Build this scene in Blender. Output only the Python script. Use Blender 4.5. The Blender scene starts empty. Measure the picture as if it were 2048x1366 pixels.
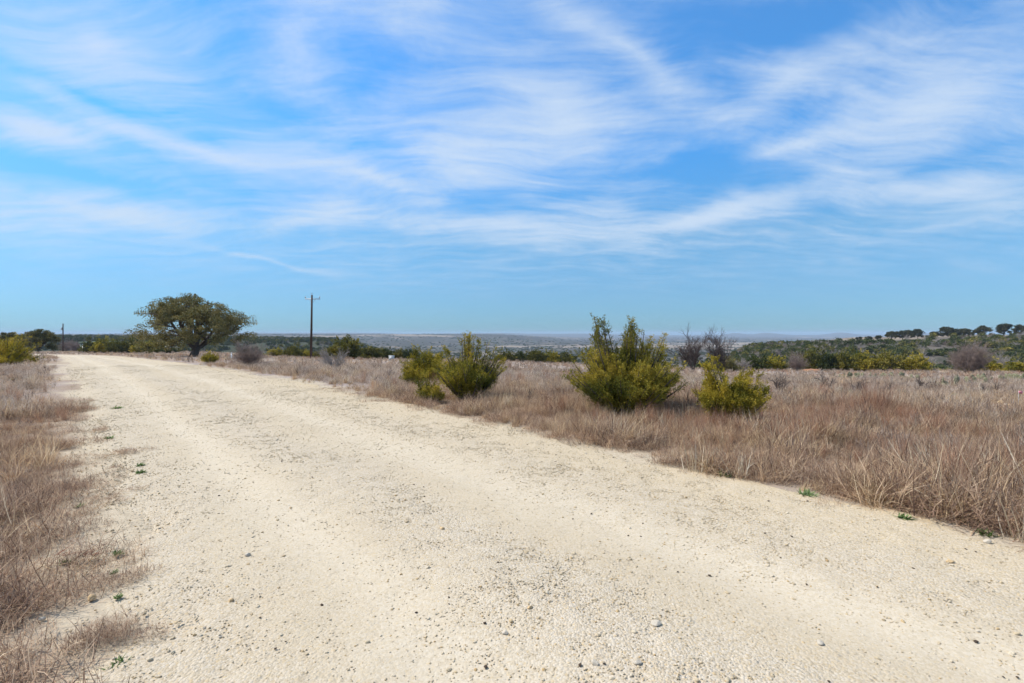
import bpy, math, random
import numpy as np
from mathutils import Vector

R = math.radians
sc = bpy.context.scene
COL = sc.collection

# ------------------------------------------------------------------ camera
EYE = 1.6
F = 1024.0            # focal length in pixels of the 2048 px wide photograph
cam_d = bpy.data.cameras.new('camera')
cam_d.lens = 18.0; cam_d.sensor_width = 36.0
cam_d.shift_y = -0.0078
cam_d.clip_start = 0.05; cam_d.clip_end = 40000
cam = bpy.data.objects.new('camera', cam_d); COL.objects.link(cam)
cam.location = (0, 0, EYE); cam.rotation_euler = (R(90), 0, 0)
sc.camera = cam

# ------------------------------------------------------------------ render / exposure
sc.view_settings.view_transform = 'Standard'
sc.view_settings.look = 'None'
sc.view_settings.gamma = 1.0
sc.view_settings.exposure = 0.5
cy = sc.cycles
cy.max_bounces = 4; cy.diffuse_bounces = 2; cy.glossy_bounces = 1
cy.transmission_bounces = 3; cy.volume_bounces = 0; cy.transparent_max_bounces = 4
cy.use_denoising = True; cy.use_adaptive_sampling = True; cy.adaptive_threshold = 0.02; cy.adaptive_min_samples = 12
cy.caustics_reflective = False; cy.caustics_refractive = False

# ------------------------------------------------------------------ sun direction (from the front left)
SUN_EL = R(50)
SUN_AZ = R(-80)           # measured from +Y towards +X: negative is left
sun_dir = Vector((math.sin(SUN_AZ) * math.cos(SUN_EL), math.cos(SUN_AZ) * math.cos(SUN_EL), math.sin(SUN_EL)))

# ------------------------------------------------------------------ node helper
class NT:
    def __init__(s, nt): s.nt = nt; s.n = nt.nodes; s.l = nt.links
    def add(s, t, **kw):
        n = s.n.new(t)
        for k, v in kw.items(): setattr(n, k, v)
        return n
    def put(s, sock, v):
        if hasattr(v, 'is_linked') or isinstance(v, bpy.types.NodeSocket): s.l.new(v, sock)
        else: sock.default_value = v
    def m(s, op, a, b=None, c=None, clamp=False):
        n = s.add('ShaderNodeMath', operation=op, use_clamp=clamp)
        s.put(n.inputs[0], a)
        if b is not None: s.put(n.inputs[1], b)
        if c is not None: s.put(n.inputs[2], c)
        return n.outputs[0]
    def vm(s, op, a, b=None, scale=None):
        n = s.add('ShaderNodeVectorMath', operation=op)
        s.put(n.inputs[0], a)
        if b is not None: s.put(n.inputs[1], b)
        if scale is not None: s.put(n.inputs['Scale'], scale)
        return n.outputs[0]
    def mix(s, f, a, b, mode='MIX'):
        n = s.add('ShaderNodeMix', data_type='RGBA', blend_type=mode)
        s.put(n.inputs[0], f); s.put(n.inputs[6], a); s.put(n.inputs[7], b)
        return n.outputs[2]
    def noise(s, vec, scale, detail=4, rough=0.5, dist=0.0, out='Fac', dim='3D'):
        n = s.add('ShaderNodeTexNoise', noise_dimensions=dim)
        if vec is not None: s.put(n.inputs['Vector'], vec)
        n.inputs['Scale'].default_value = scale; n.inputs['Detail'].default_value = detail
        n.inputs['Roughness'].default_value = rough; n.inputs['Distortion'].default_value = dist
        return n.outputs[out]
    def ss(s, v, a, b, lo=0.0, hi=1.0):
        n = s.add('ShaderNodeMapRange', interpolation_type='SMOOTHSTEP')
        s.put(n.inputs[0], v); n.inputs[1].default_value = a; n.inputs[2].default_value = b
        n.inputs[3].default_value = lo; n.inputs[4].default_value = hi
        return n.outputs[0]
    def ramp(s, v, stops, interp='LINEAR'):
        n = s.add('ShaderNodeValToRGB'); cr = n.color_ramp; cr.interpolation = interp
        while len(cr.elements) < len(stops): cr.elements.new(0.5)
        for e, (p, c) in zip(cr.elements, stops): e.position = p; e.color = (*c, 1)
        s.put(n.inputs[0], v)
        return n.outputs[0]

# ------------------------------------------------------------------ world: Nishita sky with thin cirrus
world = bpy.data.worlds.new('World'); sc.world = world; world.use_nodes = True
W = NT(world.node_tree); W.n.clear()
sky = W.add('ShaderNodeTexSky', sky_type='NISHITA', sun_disc=False)
sky.sun_elevation = SUN_EL; sky.sun_rotation = SUN_AZ
sky.altitude = 400; sky.air_density = 1.0; sky.dust_density = 0.0; sky.ozone_density = 2.0
geo = W.add('ShaderNodeTexCoord').outputs['Generated']
dirn = W.vm('NORMALIZE', geo)
sep = W.add('ShaderNodeSeparateXYZ'); W.put(sep.inputs[0], dirn)
azn = W.m('ARCTAN2', sep.outputs[0], sep.outputs[1])
eln = W.m('ARCSINE', sep.outputs[2])
# cirrus sheet seen in perspective: direction projected on a high plane
inv = W.m('DIVIDE', 1.0, W.m('ADD', W.m('MAXIMUM', sep.outputs[2], 0.0), 0.16))
plane = W.vm('SCALE', dirn, scale=inv)
warp = W.vm('SUBTRACT', W.noise(plane, 1.1, 2, 0.55, out='Color', dim='2D'), (0.5, 0.5, 0.5))
pw = W.vm('ADD', plane, W.vm('SCALE', warp, scale=0.42))
mp = W.add('ShaderNodeMapping'); W.put(mp.inputs['Vector'], pw)
mp.inputs['Rotation'].default_value = (0, 0, R(-24)); mp.inputs['Scale'].default_value = (0.62, 2.5, 1.0)
fib = W.noise(mp.outputs[0], 3.0, 8, 0.66, dim='2D')
puff = W.noise(pw, 2.4, 7, 0.66, dim='2D')
cmb = W.add('ShaderNodeCombineXYZ'); W.put(cmb.inputs[0], azn); W.put(cmb.inputs[1], eln)
ang = W.vm('ADD', cmb.outputs[0], W.vm('MULTIPLY', warp, (0.20, 0.07, 0.0)))
def cloud_dir(px, py):
    x = px - 1024; y = 667 - py
    return math.atan2(x, F), math.atan2(y, math.hypot(F, x))
BLOBS = [  # cloud banks: photo position, half length, half height, slope down to the right in degrees, weight
    (190, 110, 260, 150, 5, .40), (580, 100, 230, 150, 60, .34), (60, 252, 330, 40, 4, .50), (400, 292, 430, 45, 10, .42),
    (690, 338, 420, 48, 6, .50), (930, 300, 420, 110, 12, .34), (1090, 235, 260, 130, 25, .44), (160, 432, 420, 78, 4, .46),
    (650, 440, 420, 46, 1, .36), (1030, 445, 480, 52, 1, .40), (1400, 432, 440, 36, -7, .50), (1200, 105, 330, 50, 30, .40),
    (1540, 165, 400, 75, -14, .36), (1880, 215, 420, 160, -12, .46), (1560, 290, 260, 36, -6, .38), (1900, 390, 330, 80, 2, .42),
    (590, 531, 330, 9, 2.5, .40), (800, 40, 300, 70, 10, .25),
    (90, 335, 380, 36, 4, -.40), (1390, 335, 330, 56, 0, -.42), (1560, 45, 360, 70, 8, -.36), (1880, 325, 220, 34, -6, -.34),
    (730, 165, 170, 70, 0, -.26), (250, 212, 420, 26, 7, -.30), (1000, 392, 500, 24, 3, -.25)]
tot = None
for px, py, hx, hy, rot, wt in BLOBS:
    a, e = cloud_dir(px, py)
    k = math.cos(a) ** 2
    n = W.add('ShaderNodeMapping', vector_type='TEXTURE'); W.put(n.inputs['Vector'], ang)
    n.inputs['Location'].default_value = (a, e, 0); n.inputs['Rotation'].default_value = (0, 0, -R(rot))
    n.inputs['Scale'].default_value = (hx / F * k * 1.25, hy / F * math.cos(a) * 1.25, 1.0)
    g = W.add('ShaderNodeTexGradient', gradient_type='QUADRATIC_SPHERE'); W.put(g.inputs[0], n.outputs[0])
    tot = W.m('MULTIPLY_ADD', g.outputs['Fac'], wt * 1.9, tot if tot is not None else 0.0)
dens = W.m('ADD', tot, W.m('MULTIPLY_ADD', W.m('SUBTRACT', fib, 0.5), 1.25, W.m('MULTIPLY', W.m('SUBTRACT', puff, 0.5), 0.9)))
# veil goes on out of view; extra cloud added there to neutralise blue shade
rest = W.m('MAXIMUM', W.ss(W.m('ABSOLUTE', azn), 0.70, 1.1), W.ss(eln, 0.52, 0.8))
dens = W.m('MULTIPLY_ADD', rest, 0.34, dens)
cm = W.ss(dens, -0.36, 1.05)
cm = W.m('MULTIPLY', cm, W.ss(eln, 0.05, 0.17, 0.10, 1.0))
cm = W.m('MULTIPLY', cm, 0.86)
# cloud light follows the brightness of the sky it hangs in
# clear dry winter air: deeper and bluer than the standard atmosphere, most of all near the horizon
tint = W.ramp(W.m('MAXIMUM', sep.outputs[2], 0.0), [(0, (.115, .225, .40)), (.085, (.21, .33, .45)), (.18, (.29, .46, .54)), (.33, (.26, .61, .82)), (.52, (.35, .71, .93))])
skyc = W.vm('SCALE', W.mix(1.0, sky.outputs[0], tint, 'MULTIPLY'), scale=2.0)
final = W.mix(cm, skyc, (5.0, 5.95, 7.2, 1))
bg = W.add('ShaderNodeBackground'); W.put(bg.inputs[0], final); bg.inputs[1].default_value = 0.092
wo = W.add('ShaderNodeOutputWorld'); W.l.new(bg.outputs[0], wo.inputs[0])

# ------------------------------------------------------------------ sun
sun_l = bpy.data.lights.new('sun', 'SUN'); sun_l.energy = 4.0; sun_l.angle = R(1.0); sun_l.color = (1.0, 0.95, 0.87)
sun_o = bpy.data.objects.new('sun', sun_l); COL.objects.link(sun_o)
sun_o.rotation_euler = sun_dir.to_track_quat('Z', 'Y').to_euler(); sun_o.location = (-30, -10, 40)

# =================================================================== helpers
def tag(o, label=None, cat=None, group=None, kind=None):
    if label: o['label'] = label
    if cat: o['category'] = cat
    if group: o['group'] = group
    if kind: o['kind'] = kind
    return o

def mesh_np(name, v, f, attrs=None, mat=None, smooth=False):
    """v (n,3); f (m,3) or (m,4) int array"""
    v = np.asarray(v, np.float32); f = np.asarray(f, np.int32)
    me = bpy.data.meshes.new(name)
    k = f.shape[1]
    me.vertices.add(len(v)); me.vertices.foreach_set('co', v.ravel())
    me.loops.add(f.size); me.loops.foreach_set('vertex_index', f.ravel())
    me.polygons.add(len(f))
    me.polygons.foreach_set('loop_start', np.arange(len(f), dtype=np.int32) * k)
    if smooth: me.polygons.foreach_set('use_smooth', np.ones(len(f), bool))
    for an, arr in (attrs or {}).items():
        arr = np.asarray(arr, np.float32)
        if arr.ndim == 1:
            a = me.attributes.new(an, 'FLOAT', 'POINT'); a.data.foreach_set('value', arr)
        else:
            a = me.attributes.new(an, 'FLOAT_COLOR', 'POINT')
            a.data.foreach_set('color', np.concatenate([arr, np.ones((len(arr), 1), np.float32)], 1).ravel())
    me.update(calc_edges=True)
    if mat: me.materials.append(mat)
    return me

def ob(name, me, parent=None, loc=None):
    o = bpy.data.objects.new(name, me); COL.objects.link(o)
    if parent: o.parent = parent
    if loc is not None: o.location = loc
    return o

def empty(name, loc, rz=0.0, scale=None):
    o = bpy.data.objects.new(name, None); COL.objects.link(o)
    o.location = loc; o.rotation_euler = (0, 0, rz); o.empty_display_size = 0.2
    if scale is not None: o.scale = scale
    return o

def copy_thing(src, loc, rz, scale):
    r = src.copy(); COL.objects.link(r); r.location = loc; r.rotation_euler = (0, 0, rz); r.scale = scale
    for ch in src.children:
        c = ch.copy(); COL.objects.link(c); c.parent = r
    return r

def cat_parts(parts):
    vs, fs, ts, off = [], [], [], 0
    for v, f, t in parts:
        vs.append(v); fs.append(f + off); ts.append(t); off += len(v)
    return np.concatenate(vs), np.concatenate(fs), np.concatenate(ts)

def hash2(ix, iy, seed):
    h = (ix.astype(np.int64) * 374761393 + iy.astype(np.int64) * 668265263 + seed * 1442695041) & 0xFFFFFFFF
    h = ((h ^ (h >> 13)) * 1274126177) & 0xFFFFFFFF
    h = h ^ (h >> 16)
    return (h & 0xFFFF) / 65535.0
def vnoise(x, y, seed=0):
    x = np.asarray(x, float); y = np.asarray(y, float)
    ix = np.floor(x); iy = np.floor(y); fx = x - ix; fy = y - iy
    fx = fx * fx * (3 - 2 * fx); fy = fy * fy * (3 - 2 * fy)
    a = hash2(ix, iy, seed); b = hash2(ix + 1, iy, seed); c = hash2(ix, iy + 1, seed); d = hash2(ix + 1, iy + 1, seed)
    return (a * (1 - fx) + b * fx) * (1 - fy) + (c * (1 - fx) + d * fx) * fy
def fbm(x, y, seed=0, octv=4):
    s = 0; a = 0.5; n = 0
    for k in range(octv):
        s = s + a * vnoise(x * 2 ** k + 17.3 * k, y * 2 ** k - 9.1 * k, seed + k); n += a; a *= 0.5
    return s / n
def sstep(a, b, x):
    t = np.clip((np.asarray(x, float) - a) / (b - a), 0, 1); return t * t * (3 - 2 * t)

# ------------------------------------------------------------------ terrain height
def depth_t(X, Y):
    X = np.asarray(X, float); Y = np.asarray(Y, float)
    az = np.arctan2(X, Y); r = np.hypot(X, Y); a = np.clip(az, -1.0, 1.0)
    return r * np.cos(a), np.tan(a)
def brow(t): return np.interp(t, [-1.2, -.9, -.6, -.39, 0, .36, .66, 1.5], [205, 200, 155, 118, 108, 88, 84, 84])
def zfield(D, t):
    s = np.interp(t, [-2, -.6, -.39, 0, .3, .66, 2], [.030, .030, .0393, .046, .058, .064, .064])
    y0 = np.interp(t, [-.5, .3], [22, 13])
    return -s * 3.0 * np.logaddexp(0, (D - y0) / 3.0)
def ground_z(X, Y):
    D, t = depth_t(X, Y); B = brow(t)
    zf = zfield(np.minimum(D, B), t)
    base = np.interp(D, [80, 250, 1200, 20000], [-10, -26, -45, -45])
    lump = fbm(X / 60, Y / 60, 5, 4) - .5
    # wooded hill with a grassy top on the right
    top = np.interp(t, [.40, .465, .514, .56, .66, .76, .95, 1.6], [-12, -7, -5.2, -4.3, -2.0, -1.0, .2, 1.0])
    wh = sstep(.34, .46, t)
    up = sstep(118, 285, D); dn = 1 - sstep(330, 620, D) * (1 - .75 * sstep(.62, .85, t))
    hill = -14 + (top + 14) * up
    hill = base + (hill - base) * dn
    z = base + (hill - base) * wh
    # wooded ridge on the left
    wl = 1 - sstep(-.36, -.16, t)
    rt = np.interp(t, [-1.6, -.6, -.4, -.2], [-3.5, -4.5, -6.5, -12])
    z = z + wl * (rt - z) * sstep(230, 520, D) * (1 - .7 * sstep(640, 1100, D))
    # far ridge with scattered trees, then the horizon hills
    wf = 1 - sstep(-.05, .16, t)
    z = z + wf * (-4 - z) * sstep(1500, 3200, D) * (1 - .3 * sstep(3600, 5000, D))
    hz = 14 + 26 * (fbm(t * 6 + 3, D / 9000, 9, 3) - .3)
    for px, hh, ww in ((1470, 40, .022), (1535, 42, .03), (1682, 46, .028), (1170, 22, .06), (1850, 20, .05)):
        hz = hz + hh * np.exp(-((t - (px - 1024) / F) / ww) ** 2)
    z = z + hz * sstep(6500, 8600, D)
    z = z + lump * np.interp(D, [0, 60, 140, 600, 4000], [0, 0, 3.5, 7, 12])
    zp = zf - .30 * (D - B)
    k = 1.5
    zpost = k * np.logaddexp(np.clip(zp / k, -400, 400), np.clip(z / k, -400, 400))
    far = sstep(-2, 6, D - B)
    out = zf * (1 - far) + np.where(D > B - 3, zpost, zf) * far
    out = out + (fbm(X / 1.7, Y / 1.7, 2, 3) - .5) * .10 * np.exp(-D / 60) * sstep(0.2, 1.4, np.abs(road_u(X, Y)) - 2.6)
    return out

# ------------------------------------------------------------------ road centre line
def road_line():
    pts = []
    n0 = (math.cos(R(40.5)), math.sin(R(40.5)))
    h = R(40.5)
    p = np.array([2.83 * n0[0], 2.83 * n0[1]])
    d = np.array([-math.sin(h), math.cos(h)])
    back = [p - d * s for s in np.arange(40, 0, -.5)]
    s = 0
    while s < 190:
        pts.append(p.copy())
        hd = np.interp(s, [0, 5, 22, 78, 120, 190], [39.6, 39.7, 41.5, 42.2, 66, 84])
        p = p + .5 * np.array([-math.sin(R(hd)), math.cos(R(hd))]); s += .5
    return np.array(back + pts)
RL = road_line()
RT = np.gradient(RL, axis=0); RT /= np.linalg.norm(RT, axis=1)[:, None]
RN = np.stack([RT[:, 1], -RT[:, 0]], 1)          # to the right of travel
def road_u(X, Y):
    X = np.asarray(X, float); Y = np.asarray(Y, float); sh = X.shape
    P = np.stack([X.ravel(), Y.ravel()], 1); out = np.full(len(P), 99.0)
    near = (P[:, 1] < 170) & (P[:, 1] > -45) & (np.abs(P[:, 0]) < 190)
    idx = np.nonzero(near)[0]
    for c in np.array_split(idx, max(1, len(idx) // 20000)):
        if not len(c): continue
        q = P[c]
        best = np.full(len(q), 1e9); bi = np.zeros(len(q), int)
        for j in range(0, len(RL), 6):
            d2 = (q[:, 0] - RL[j, 0]) ** 2 + (q[:, 1] - RL[j, 1]) ** 2
            m = d2 < best; best[m] = d2[m]; bi[m] = j
        d = q - RL[bi]
        out[c] = (d * RN[bi]).sum(1)
        farm = np.sqrt(best) > 30; oc = out[c]; oc[farm] = 99; out[c] = oc
    return out.reshape(sh)

def at(px, Y):
    X = (px - 1024) / F * Y
    return np.array([X, Y, float(ground_z(np.array([X]), np.array([Y]))[0])])
def on_road(px, py):
    Y = EYE * F / (py - 667); return np.array([(px - 1024) / F * Y, Y])

# ------------------------------------------------------------------ materials
def mat_new(name):
    m = bpy.data.materials.new(name); m.use_nodes = True; t = NT(m.node_tree); t.n.clear()
    return m, t
def finish(t, col, rough=0.9, bump=None, bstr=0.5, bdist=0.02, transl=0.0, spec=0.15):
    p = t.add('ShaderNodeBsdfPrincipled'); t.put(p.inputs['Base Color'], col)
    t.put(p.inputs['Roughness'], rough); p.inputs['Specular IOR Level'].default_value = spec
    if bump is not None:
        b = t.add('ShaderNodeBump'); b.inputs['Strength'].default_value = bstr; b.inputs['Distance'].default_value = bdist
        t.put(b.inputs['Height'], bump); t.l.new(b.outputs[0], p.inputs['Normal'])
    o = t.add('ShaderNodeOutputMaterial')
    if transl:
        tr = t.add('ShaderNodeBsdfTranslucent'); t.put(tr.inputs[0], col)
        mx = t.add('ShaderNodeMixShader'); mx.inputs[0].default_value = transl
        t.l.new(p.outputs[0], mx.inputs[1]); t.l.new(tr.outputs[0], mx.inputs[2]); t.l.new(mx.outputs[0], o.inputs[0])
    else: t.l.new(p.outputs[0], o.inputs[0])
def attr(t, name, out='Fac'):
    n = t.add('ShaderNodeAttribute', attribute_name=name); return n.outputs[out]
def wpos(t): return t.add('ShaderNodeNewGeometry').outputs['Position']

def plant_mat(name, stops, patch=None, pscale=0.25, transl=0.36, rnd=0.5, rough=0.85):
    """colour from a per-leaf tone and a per-plant random, with patches across the ground"""
    m, t = mat_new(name)
    v = t.m('MULTIPLY_ADD', t.m('SUBTRACT', t.add('ShaderNodeObjectInfo').outputs['Random'], .5), rnd, attr(t, 'tone'))
    c = t.ramp(v, stops)
    if patch is not None:
        f = t.ss(t.noise(wpos(t), pscale, 3, .6), .46, .58)
        c = t.mix(t.m('MULTIPLY', f, .85), c, t.ramp(v, patch))
        f2 = t.ss(t.noise(t.vm('ADD', wpos(t), (37.0, 11.0, 5.0)), pscale * 1.7, 3, .6), .50, .60)
        c = t.mix(t.m('MULTIPLY', f2, .65), c, t.ramp(v, [(0, (.15, .08, .05)), (.45, (.40, .26, .16)), (1, (.66, .47, .31))]))
    finish(t, c, rough, transl=transl, spec=.1)
    return m
def plain_mat(name, c1, c2, scale=8.0, rough=.85, bump=.0, stretch=None, spec=.2):
    m, t = mat_new(name)
    co = t.add('ShaderNodeTexCoord').outputs['Object']
    if stretch:
        mpn = t.add('ShaderNodeMapping'); t.put(mpn.inputs[0], co); mpn.inputs['Scale'].default_value = stretch; co = mpn.outputs[0]
    nz = t.noise(co, scale, 5, .6)
    finish(t, t.mix(t.ss(nz, .3, .7), (*c1, 1), (*c2, 1)), rough, nz if bump else None, bump, .01, spec=spec)
    return m

M = {}
M['straw'] = plant_mat('straw', [(0, (.20, .125, .07)), (.35, (.48, .335, .19)), (.75, (.72, .54, .325)), (1, (.82, .67, .46))],
                       [(0, (.20, .12, .08)), (.4, (.48, .31, .19)), (1, (.70, .50, .31))], .8)
M['mauve'] = plant_mat('mauve', [(0, (.15, .113, .088)), (.4, (.36, .28, .222)), (.8, (.53, .425, .345)), (1, (.66, .56, .47))],
                       [(0, (.20, .15, .11)), (.4, (.46, .35, .255)), (1, (.68, .54, .41))], .45)
M['rust'] = plant_mat('rust', [(0, (.19, .09, .055)), (.5, (.43, .235, .145)), (1, (.60, .38, .25))])
M['tangle'] = plant_mat('tangle', [(0, (.10, .066, .048)), (.4, (.32, .21, .145)), (.8, (.56, .40, .28)), (1, (.76, .59, .42))],
                        [(0, (.13, .08, .06)), (.5, (.38, .245, .17)), (1, (.60, .43, .28))], 1.0)
M['dark_stem'] = plant_mat('dark_stem', [(0, (.045, .033, .028)), (1, (.15, .11, .09))], transl=.1)
M['pale_stem'] = plant_mat('pale_stem', [(0, (.44, .35, .23)), (.5, (.64, .53, .37)), (1, (.82, .73, .57))], transl=.35)
M['weed'] = plant_mat('weed', [(0, (.09, .14, .04)), (.6, (.17, .25, .08)), (1, (.29, .36, .17))])
M['juniper'] = plant_mat('juniper', [(0, (.075, .085, .02)), (.34, (.18, .17, .03)), (.64, (.39, .31, .045)), (1, (.58, .42, .08))], transl=.3, rnd=.22)
M['juniper_gold'] = plant_mat('juniper_gold', [(0, (.09, .095, .02)), (.33, (.24, .205, .03)), (.66, (.47, .36, .045)), (1, (.64, .45, .08))], transl=.3, rnd=.2)
M['juniper_dark'] = plant_mat('juniper_dark', [(0, (.03, .042, .018)), (.5, (.075, .09, .03)), (1, (.15, .15, .045))], transl=.15, rnd=.5)
M['juniper_brow'] = plant_mat('juniper_brow', [(0, (.055, .062, .02)), (.45, (.135, .13, .033)), (1, (.31, .25, .055))], transl=.2, rnd=.4)
M['oak_leaf'] = plant_mat('oak_leaf', [(0, (.07, .072, .026)), (.5, (.18, .16, .058)), (1, (.36, .29, .12))], transl=.15, rnd=.25)
M['oak_far'] = plant_mat('oak_far', [(0, (.025, .03, .014)), (.5, (.06, .062, .028)), (1, (.12, .11, .05))], transl=.1, rnd=.3)
M['bark'] = plain_mat('bark', (.06, .048, .04), (.15, .125, .105), 14, .95, .6)
M['twig_mauve'] = plain_mat('twig_mauve', (.17, .125, .105), (.33, .255, .22), 3, .9)
M['twig_grey'] = plain_mat('twig_grey', (.22, .19, .17), (.42, .37, .33), 3, .9)
M['twig_dark'] = plain_mat('twig_dark', (.055, .043, .04), (.14, .11, .10), 3, .9)
M['pole_wood'] = plain_mat('pole_wood', (.045, .028, .022), (.10, .065, .05), 6, .9, .4, (1, 1, .06))
M['insulator'] = plain_mat('insulator', (.45, .46, .48), (.6, .6, .6), 5, .3, spec=.5)
M['galv'] = plain_mat('galv', (.35, .36, .37), (.5, .5, .5), 9, .45, spec=.5)
M['white_paint'] = plain_mat('white_paint', (.70, .71, .72), (.80, .80, .79), 2, .6)
M['tan_wall'] = plain_mat('tan_wall', (.50, .42, .27), (.58, .49, .32), 2, .7)
M['green_metal'] = plain_mat('green_metal', (.11, .16, .125), (.16, .21, .165), 1.2, .8, spec=.1)
M['pale_roof'] = plain_mat('pale_roof', (.30, .26, .18), (.38, .33, .24), 1.2, .8, spec=.1)
M['grey_box'] = plain_mat('grey_box', (.42, .46, .47), (.52, .55, .55), 4, .5)
M['pink'] = plain_mat('pink', (.75, .22, .25), (.85, .33, .35), 4, .7)
M['rock_pale'] = plain_mat('rock_pale', (.47, .405, .31), (.60, .53, .43), 22, .9, .5)
M['rock_gold'] = plain_mat('rock_gold', (.50, .33, .16), (.66, .50, .30), 22, .9, .5)
M['red_dirt'] = plain_mat('red_dirt', (.30, .13, .065), (.44, .23, .12), 2.5, .95, .5)
M['pale_dirt'] = plain_mat('pale_dirt', (.40, .28, .19), (.54, .41, .31), 2.5, .95, .5)
M['pad'] = plain_mat('pad', (.15, .15, .085), (.23, .215, .125), 6, .6)
M['yucca'] = plain_mat('yucca', (.10, .15, .07), (.20, .25, .14), 6, .6)
M['dead_red'] = plant_mat('dead_red', [(0, (.12, .045, .03)), (1, (.30, .12, .07))])
M['litter'] = plain_mat('litter', (.03, .022, .016), (.09, .06, .04), 30, .9)

# gravel: each stone picks a colour of its own
m, t = mat_new('gravel'); M['gravel'] = m
rv = t.add('ShaderNodeObjectInfo').outputs['Random']
gc = t.ramp(rv, [(0, (.46, .36, .23)), (.3, (.54, .45, .31)), (.66, (.61, .53, .40)), (.86, (.53, .40, .23)), (.93, (.50, .33, .15)), (.97, (.42, .34, .24)), (1, (.66, .59, .48))])
nz = t.noise(t.add('ShaderNodeTexCoord').outputs['Object'], 2.2, 4, .6)
finish(t, t.mix(t.ss(nz, .35, .7, 0, .35), gc, (.44, .355, .24, 1)), .95, nz, .4, .1, spec=.1)

# road: caliche with packed wheel tracks and loose yellower strips
m, t = mat_new('caliche'); M['road'] = m
P = wpos(t)
u = attr(t, 'across')
nb = t.noise(P, .55, 4, .6); nf = t.noise(P, 9, 5, .65); ng = t.noise(P, 60, 3, .6)
vor = t.add('ShaderNodeTexVoronoi'); t.put(vor.inputs['Vector'], P); vor.inputs['Scale'].default_value = 75
loose = attr(t, 'loose')
c = t.mix(t.ss(nb, .35, .68), (.445, .355, .232, 1), (.495, .41, .285, 1))
c = t.mix(t.m('MULTIPLY', loose, .7), c, (.40, .31, .20, 1))
c = t.mix(attr(t, 'track'), c, (.54, .455, .33, 1))
yel = t.ss(t.m('ADD', u, t.m('MULTIPLY', nb, 1.6)), 1.5, 2.8)
c = t.mix(t.m('MULTIPLY', yel, .75), c, (.50, .375, .21, 1))
pebc = t.ramp(vor.outputs['Color'], [(0, (.36, .29, .20)), (.35, (.48, .41, .31)), (.7, (.60, .54, .45)), (.9, (.50, .38, .22)), (1, (.42, .35, .27))])
c = t.mix(t.m('MULTIPLY_ADD', loose, .42, .26), c, pebc)
c = t.mix(t.ss(nf, .50, .80, 0, .28), c, (.33, .265, .185, 1))
c = t.mix(t.ss(ng, .55, .8, 0, .25), c, (.28, .23, .165, 1))
vor2 = t.add('ShaderNodeTexVoronoi'); t.put(vor2.inputs['Vector'], P); vor2.inputs['Scale'].default_value = 31
rough_w = t.m('MULTIPLY', t.m('MULTIPLY_ADD', loose, .8, .32), t.m('SUBTRACT', 1.0, t.m('MULTIPLY', attr(t, 'track'), .85)))
coarse = t.m('MULTIPLY', t.ss(vor2.outputs['Distance'], .55, .15), t.ss(nf, .48, .62, 0, 1.3))
hgt = t.m('MULTIPLY_ADD', t.m('ADD', t.m('SUBTRACT', 1.0, vor.outputs['Distance']), coarse), rough_w, t.m('MULTIPLY', ng, .5))
finish(t, c, .95, hgt, .55, .012, spec=.08)

# ground: albedo from the terrain itself (soil, litter, sand, far pasture and scrub) plus fine grain
m, t = mat_new('soil'); M['ground'] = m
P = wpos(t)
gcol = attr(t, 'col', 'Color')
n1 = t.noise(P, 14, 5, .65); n2 = t.noise(P, 90, 3, .6)
c = t.mix(t.ss(n1, .4, .75, 0, .45), gcol, t.mix(1.0, gcol, (.55, .5, .46, 1), 'MULTIPLY'))
c = t.mix(t.ss(n2, .5, .8, 0, .3), c, t.mix(1.0, gcol, (1.35, 1.3, 1.25, 1), 'MULTIPLY'))
finish(t, c, .97, t.m('ADD', n1, t.m('MULTIPLY', n2, .4)), .6, .02, spec=.05)

# =================================================================== ground sheet
ang_f = np.radians(np.linspace(-58, 58, 430)); ang_b = np.radians(np.linspace(58, 302, 62))[1:-1]
angs = np.concatenate([ang_f, ang_b])
rings = np.concatenate([[0.25], np.geomspace(.6, 9800, 330)])
AA, RR = np.meshgrid(angs, rings)
GX, GY = RR * np.sin(AA), RR * np.cos(AA)
GU = road_u(GX, GY)
GZ = ground_z(GX, GY)
GZ = GZ - .10 * (1 - sstep(1.9, 2.6, np.abs(GU)))
na, nr = len(angs), len(rings)
i, j = np.meshgrid(np.arange(nr - 1), np.arange(na), indexing='ij'); j2 = (j + 1) % na
quads = np.stack([i * na + j, i * na + j2, (i + 1) * na + j2, (i + 1) * na + j], -1).reshape(-1, 4)
D, T = depth_t(GX, GY); B = brow(T)
def lerp(a, b, w): return a + (np.asarray(b) - a) * w[..., None]
nA = fbm(GX / 3.1, GY / 3.1, 21, 4); nB = fbm(GX / .7, GY / .7, 22, 3)
col = np.ones(GX.shape + (3,)) * np.array([.30, .225, .165])
col = lerp(col, [.33, .27, .235], sstep(.40, .62, nA))
col = lerp(col, [.40, .31, .21], sstep(.55, .75, fbm(GX / 9, GY / 9, 23, 3)) * .7)
sand = 1 - sstep(-.1, .55, np.abs(GU + (nB - .5) * 1.5) - 2.75)
sand = np.maximum(sand, sstep(.66, .72, nA) * (GU < 0) * .8)
col = lerp(col, [.48, .40, .29], sand)
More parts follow.
